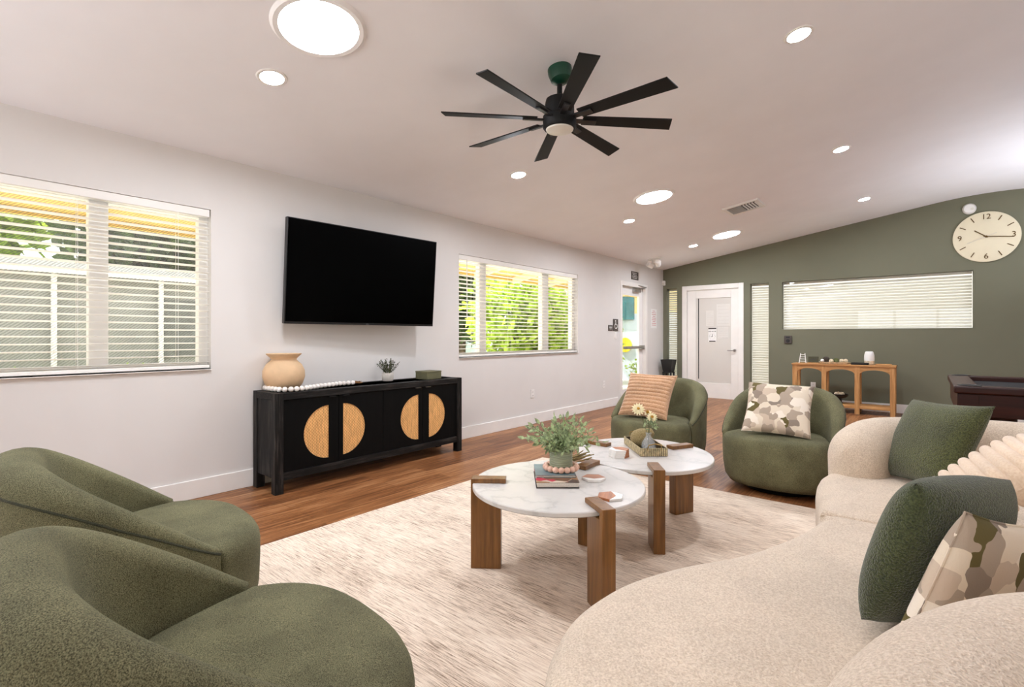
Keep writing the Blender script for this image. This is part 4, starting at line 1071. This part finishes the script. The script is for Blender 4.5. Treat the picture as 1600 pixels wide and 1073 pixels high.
# ------------------------------------------------------------------ outdoors
tag(MB().span((-40, -20, -.4), (-6.2, 40, -.15)).build('lawn', M['lawn']), 'sunlit grass outside the windows', 'lawn', kind='structure')
tag(MB().span((-6.2, -20, -.4), (-.15, 40, -.12)).build('bounce_paving', M['concretef']), 'unseen pale paving widened to throw sun up through the windows', 'path', kind='structure')  # out of view; made wide and pale to bounce sun onto the ceiling
tag(MB().span((-.15, -14, -.4), (14, YR-.15, -.12)).build('rear_patio', M['concretef']), 'pale paved patio behind the room', 'patio', kind='structure')
ev = thing('roof_eave', 'yellow board eave with cream rafters outside the windows', 'eave', (0, 0, 0))
MB().prism([(-.15, 2.50), (-1.5, 2.26), (-1.5, 2.32), (-.15, 2.56)], lambda x, z: (x, -4, z), lambda x, z: (x, 12.5, z)).build('soffit_boards', M['eave'], ev)
MB().span((-1.54, -4, 2.2), (-1.5, 12.5, 2.36)).build('fascia', M['eave'], ev)
for k in range(15):
    y = -2.9+.98*k; MB().prism([(-.15, 2.38), (-1.5, 2.15), (-1.5, 2.258), (-.15, 2.498)], lambda x, z: (x, y-.025, z), lambda x, z: (x, y+.025, z)).build('rafter', M['rafter'], ev)
tag(MB().span((-3.04, .33, -.15), (-2.96, .41, 2.7)).build('garden_post', M['postm']), 'slim blue-grey post outside the left window', 'post')
hs = thing('neighbour_house', 'grey house with a pale roof edge seen through the left window', 'house', (0, 0, 0))
MB().span((-9.5, -4, -.15), (-7, 6.2, 2.3)).build('wall', M['greywall'], hs)
MB().prism([(-6.7, 2.3), (-9.8, 2.3), (-8.2, 2.62)], lambda x, z: (x, -4.3, z), lambda x, z: (x, 6.5, z)).build('roof', M['roof'], hs)
MB().span((-6.78, -4.3, 2.24), (-6.7, 6.5, 2.33)).build('roof_edge', M['trim'], hs)
for y in (-1.2, .15, 1.5, 3.0): MB().span((-6.95, y, -.15), (-6.87, y+.07, 2.25)).build('porch_post', M['trim'], hs)
for y in (-.4, 3.1): MB().span((-7.03, y, .8), (-6.97, y+1.1, 1.9)).build('window', M['roof'], hs)
def foliage(name, label, blobs, n, size, mat, trunk=None):
    r = thing(name, label, 'tree' if trunk else 'shrub', (blobs[0][0], blobs[0][1], -.15)); q = MB(); o = Vector(r.location)
    for k in range(n):
        bx_, by, bz, br = random.choice(blobs); d = rnd_dir(); p = Vector((bx_, by, bz))+d*br*random.uniform(.25, 1.05)-o
        leaf_quad(q, p, (d+rnd_dir()*1.2), rnd_dir(), size*random.uniform(.6, 1.2), size*.5)
    q.build('foliage', mat, r, fix=False, angle=180)
    if trunk: MB().tube([(0, 0, 0), (.03, .05, trunk*.5), (0, .02, trunk)], [.12, .1, .07], 8).build('trunk', M['bark'], r)
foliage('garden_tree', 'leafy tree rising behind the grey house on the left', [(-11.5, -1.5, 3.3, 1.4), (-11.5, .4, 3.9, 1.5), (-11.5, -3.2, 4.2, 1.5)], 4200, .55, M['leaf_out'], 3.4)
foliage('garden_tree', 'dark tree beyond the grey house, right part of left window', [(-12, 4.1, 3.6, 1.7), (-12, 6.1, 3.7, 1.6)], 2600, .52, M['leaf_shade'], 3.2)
foliage('garden_shrub', 'low sunny hedge along the foot of the left window view', [(-5.6, y, .3, .42) for y in (-.5, .2, .9, 1.6, 2.3, 3.0)], 1300, .14, M['leaf_out'])
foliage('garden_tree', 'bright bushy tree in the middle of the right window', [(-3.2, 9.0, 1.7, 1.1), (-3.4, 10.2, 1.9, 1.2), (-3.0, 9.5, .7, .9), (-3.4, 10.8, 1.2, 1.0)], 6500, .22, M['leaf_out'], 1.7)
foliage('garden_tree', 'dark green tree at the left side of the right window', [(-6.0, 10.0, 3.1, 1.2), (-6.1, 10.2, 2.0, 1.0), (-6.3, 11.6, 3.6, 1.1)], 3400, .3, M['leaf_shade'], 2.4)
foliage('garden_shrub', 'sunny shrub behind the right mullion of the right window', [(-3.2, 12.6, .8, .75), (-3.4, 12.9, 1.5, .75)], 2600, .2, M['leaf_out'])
tag(MB().span((-7.9, 7, -.15), (-7.8, 18, 1.35)).build('garden_fence', M['whitewall']), 'pale garden fence beyond the right window', 'fence')
wg = thing('neighbour_wing', 'pale blue wall with yellow band seen through the exit door', 'wall', (0, 0, 0))
MB().span((-6, 14.0, -.15), (-.2, 14.2, 1.9)).build('render_wall', M['whitewall'], wg)
MB().span((-6, 13.99, 1.9), (-.2, 14.2, 2.5)).build('yellow_band', M['ochre'], wg)
MB().span((-6, 13.9, 2.5), (-.2, 14.2, 3.1)).build('upper_wall', M['whitewall'], wg)
tag(MB().span((-3.6, 13.93, 1.72), (-2.6, 13.98, 2.42)).build('teal_panel', M['teal']), 'dark teal panel on the wall outside the exit door', 'sign')
tag(MB().lathe([(.0005, 0), (.22, 0), (.22, .03), (.0005, .03)], 28, (0, 0, 0), rx, caps=False).build('yellow_disc', M['yellow'], loc=(-2.9, 13.98, .95)), 'bright yellow disc on the wall outside the exit door', 'sign')
foliage('garden_shrub', 'small green shrub outside the exit door', [(-2.0, 13.2, .2, .45), (-1.8, 13.3, .6, .3)], 500, .12, M['leaf_out'])
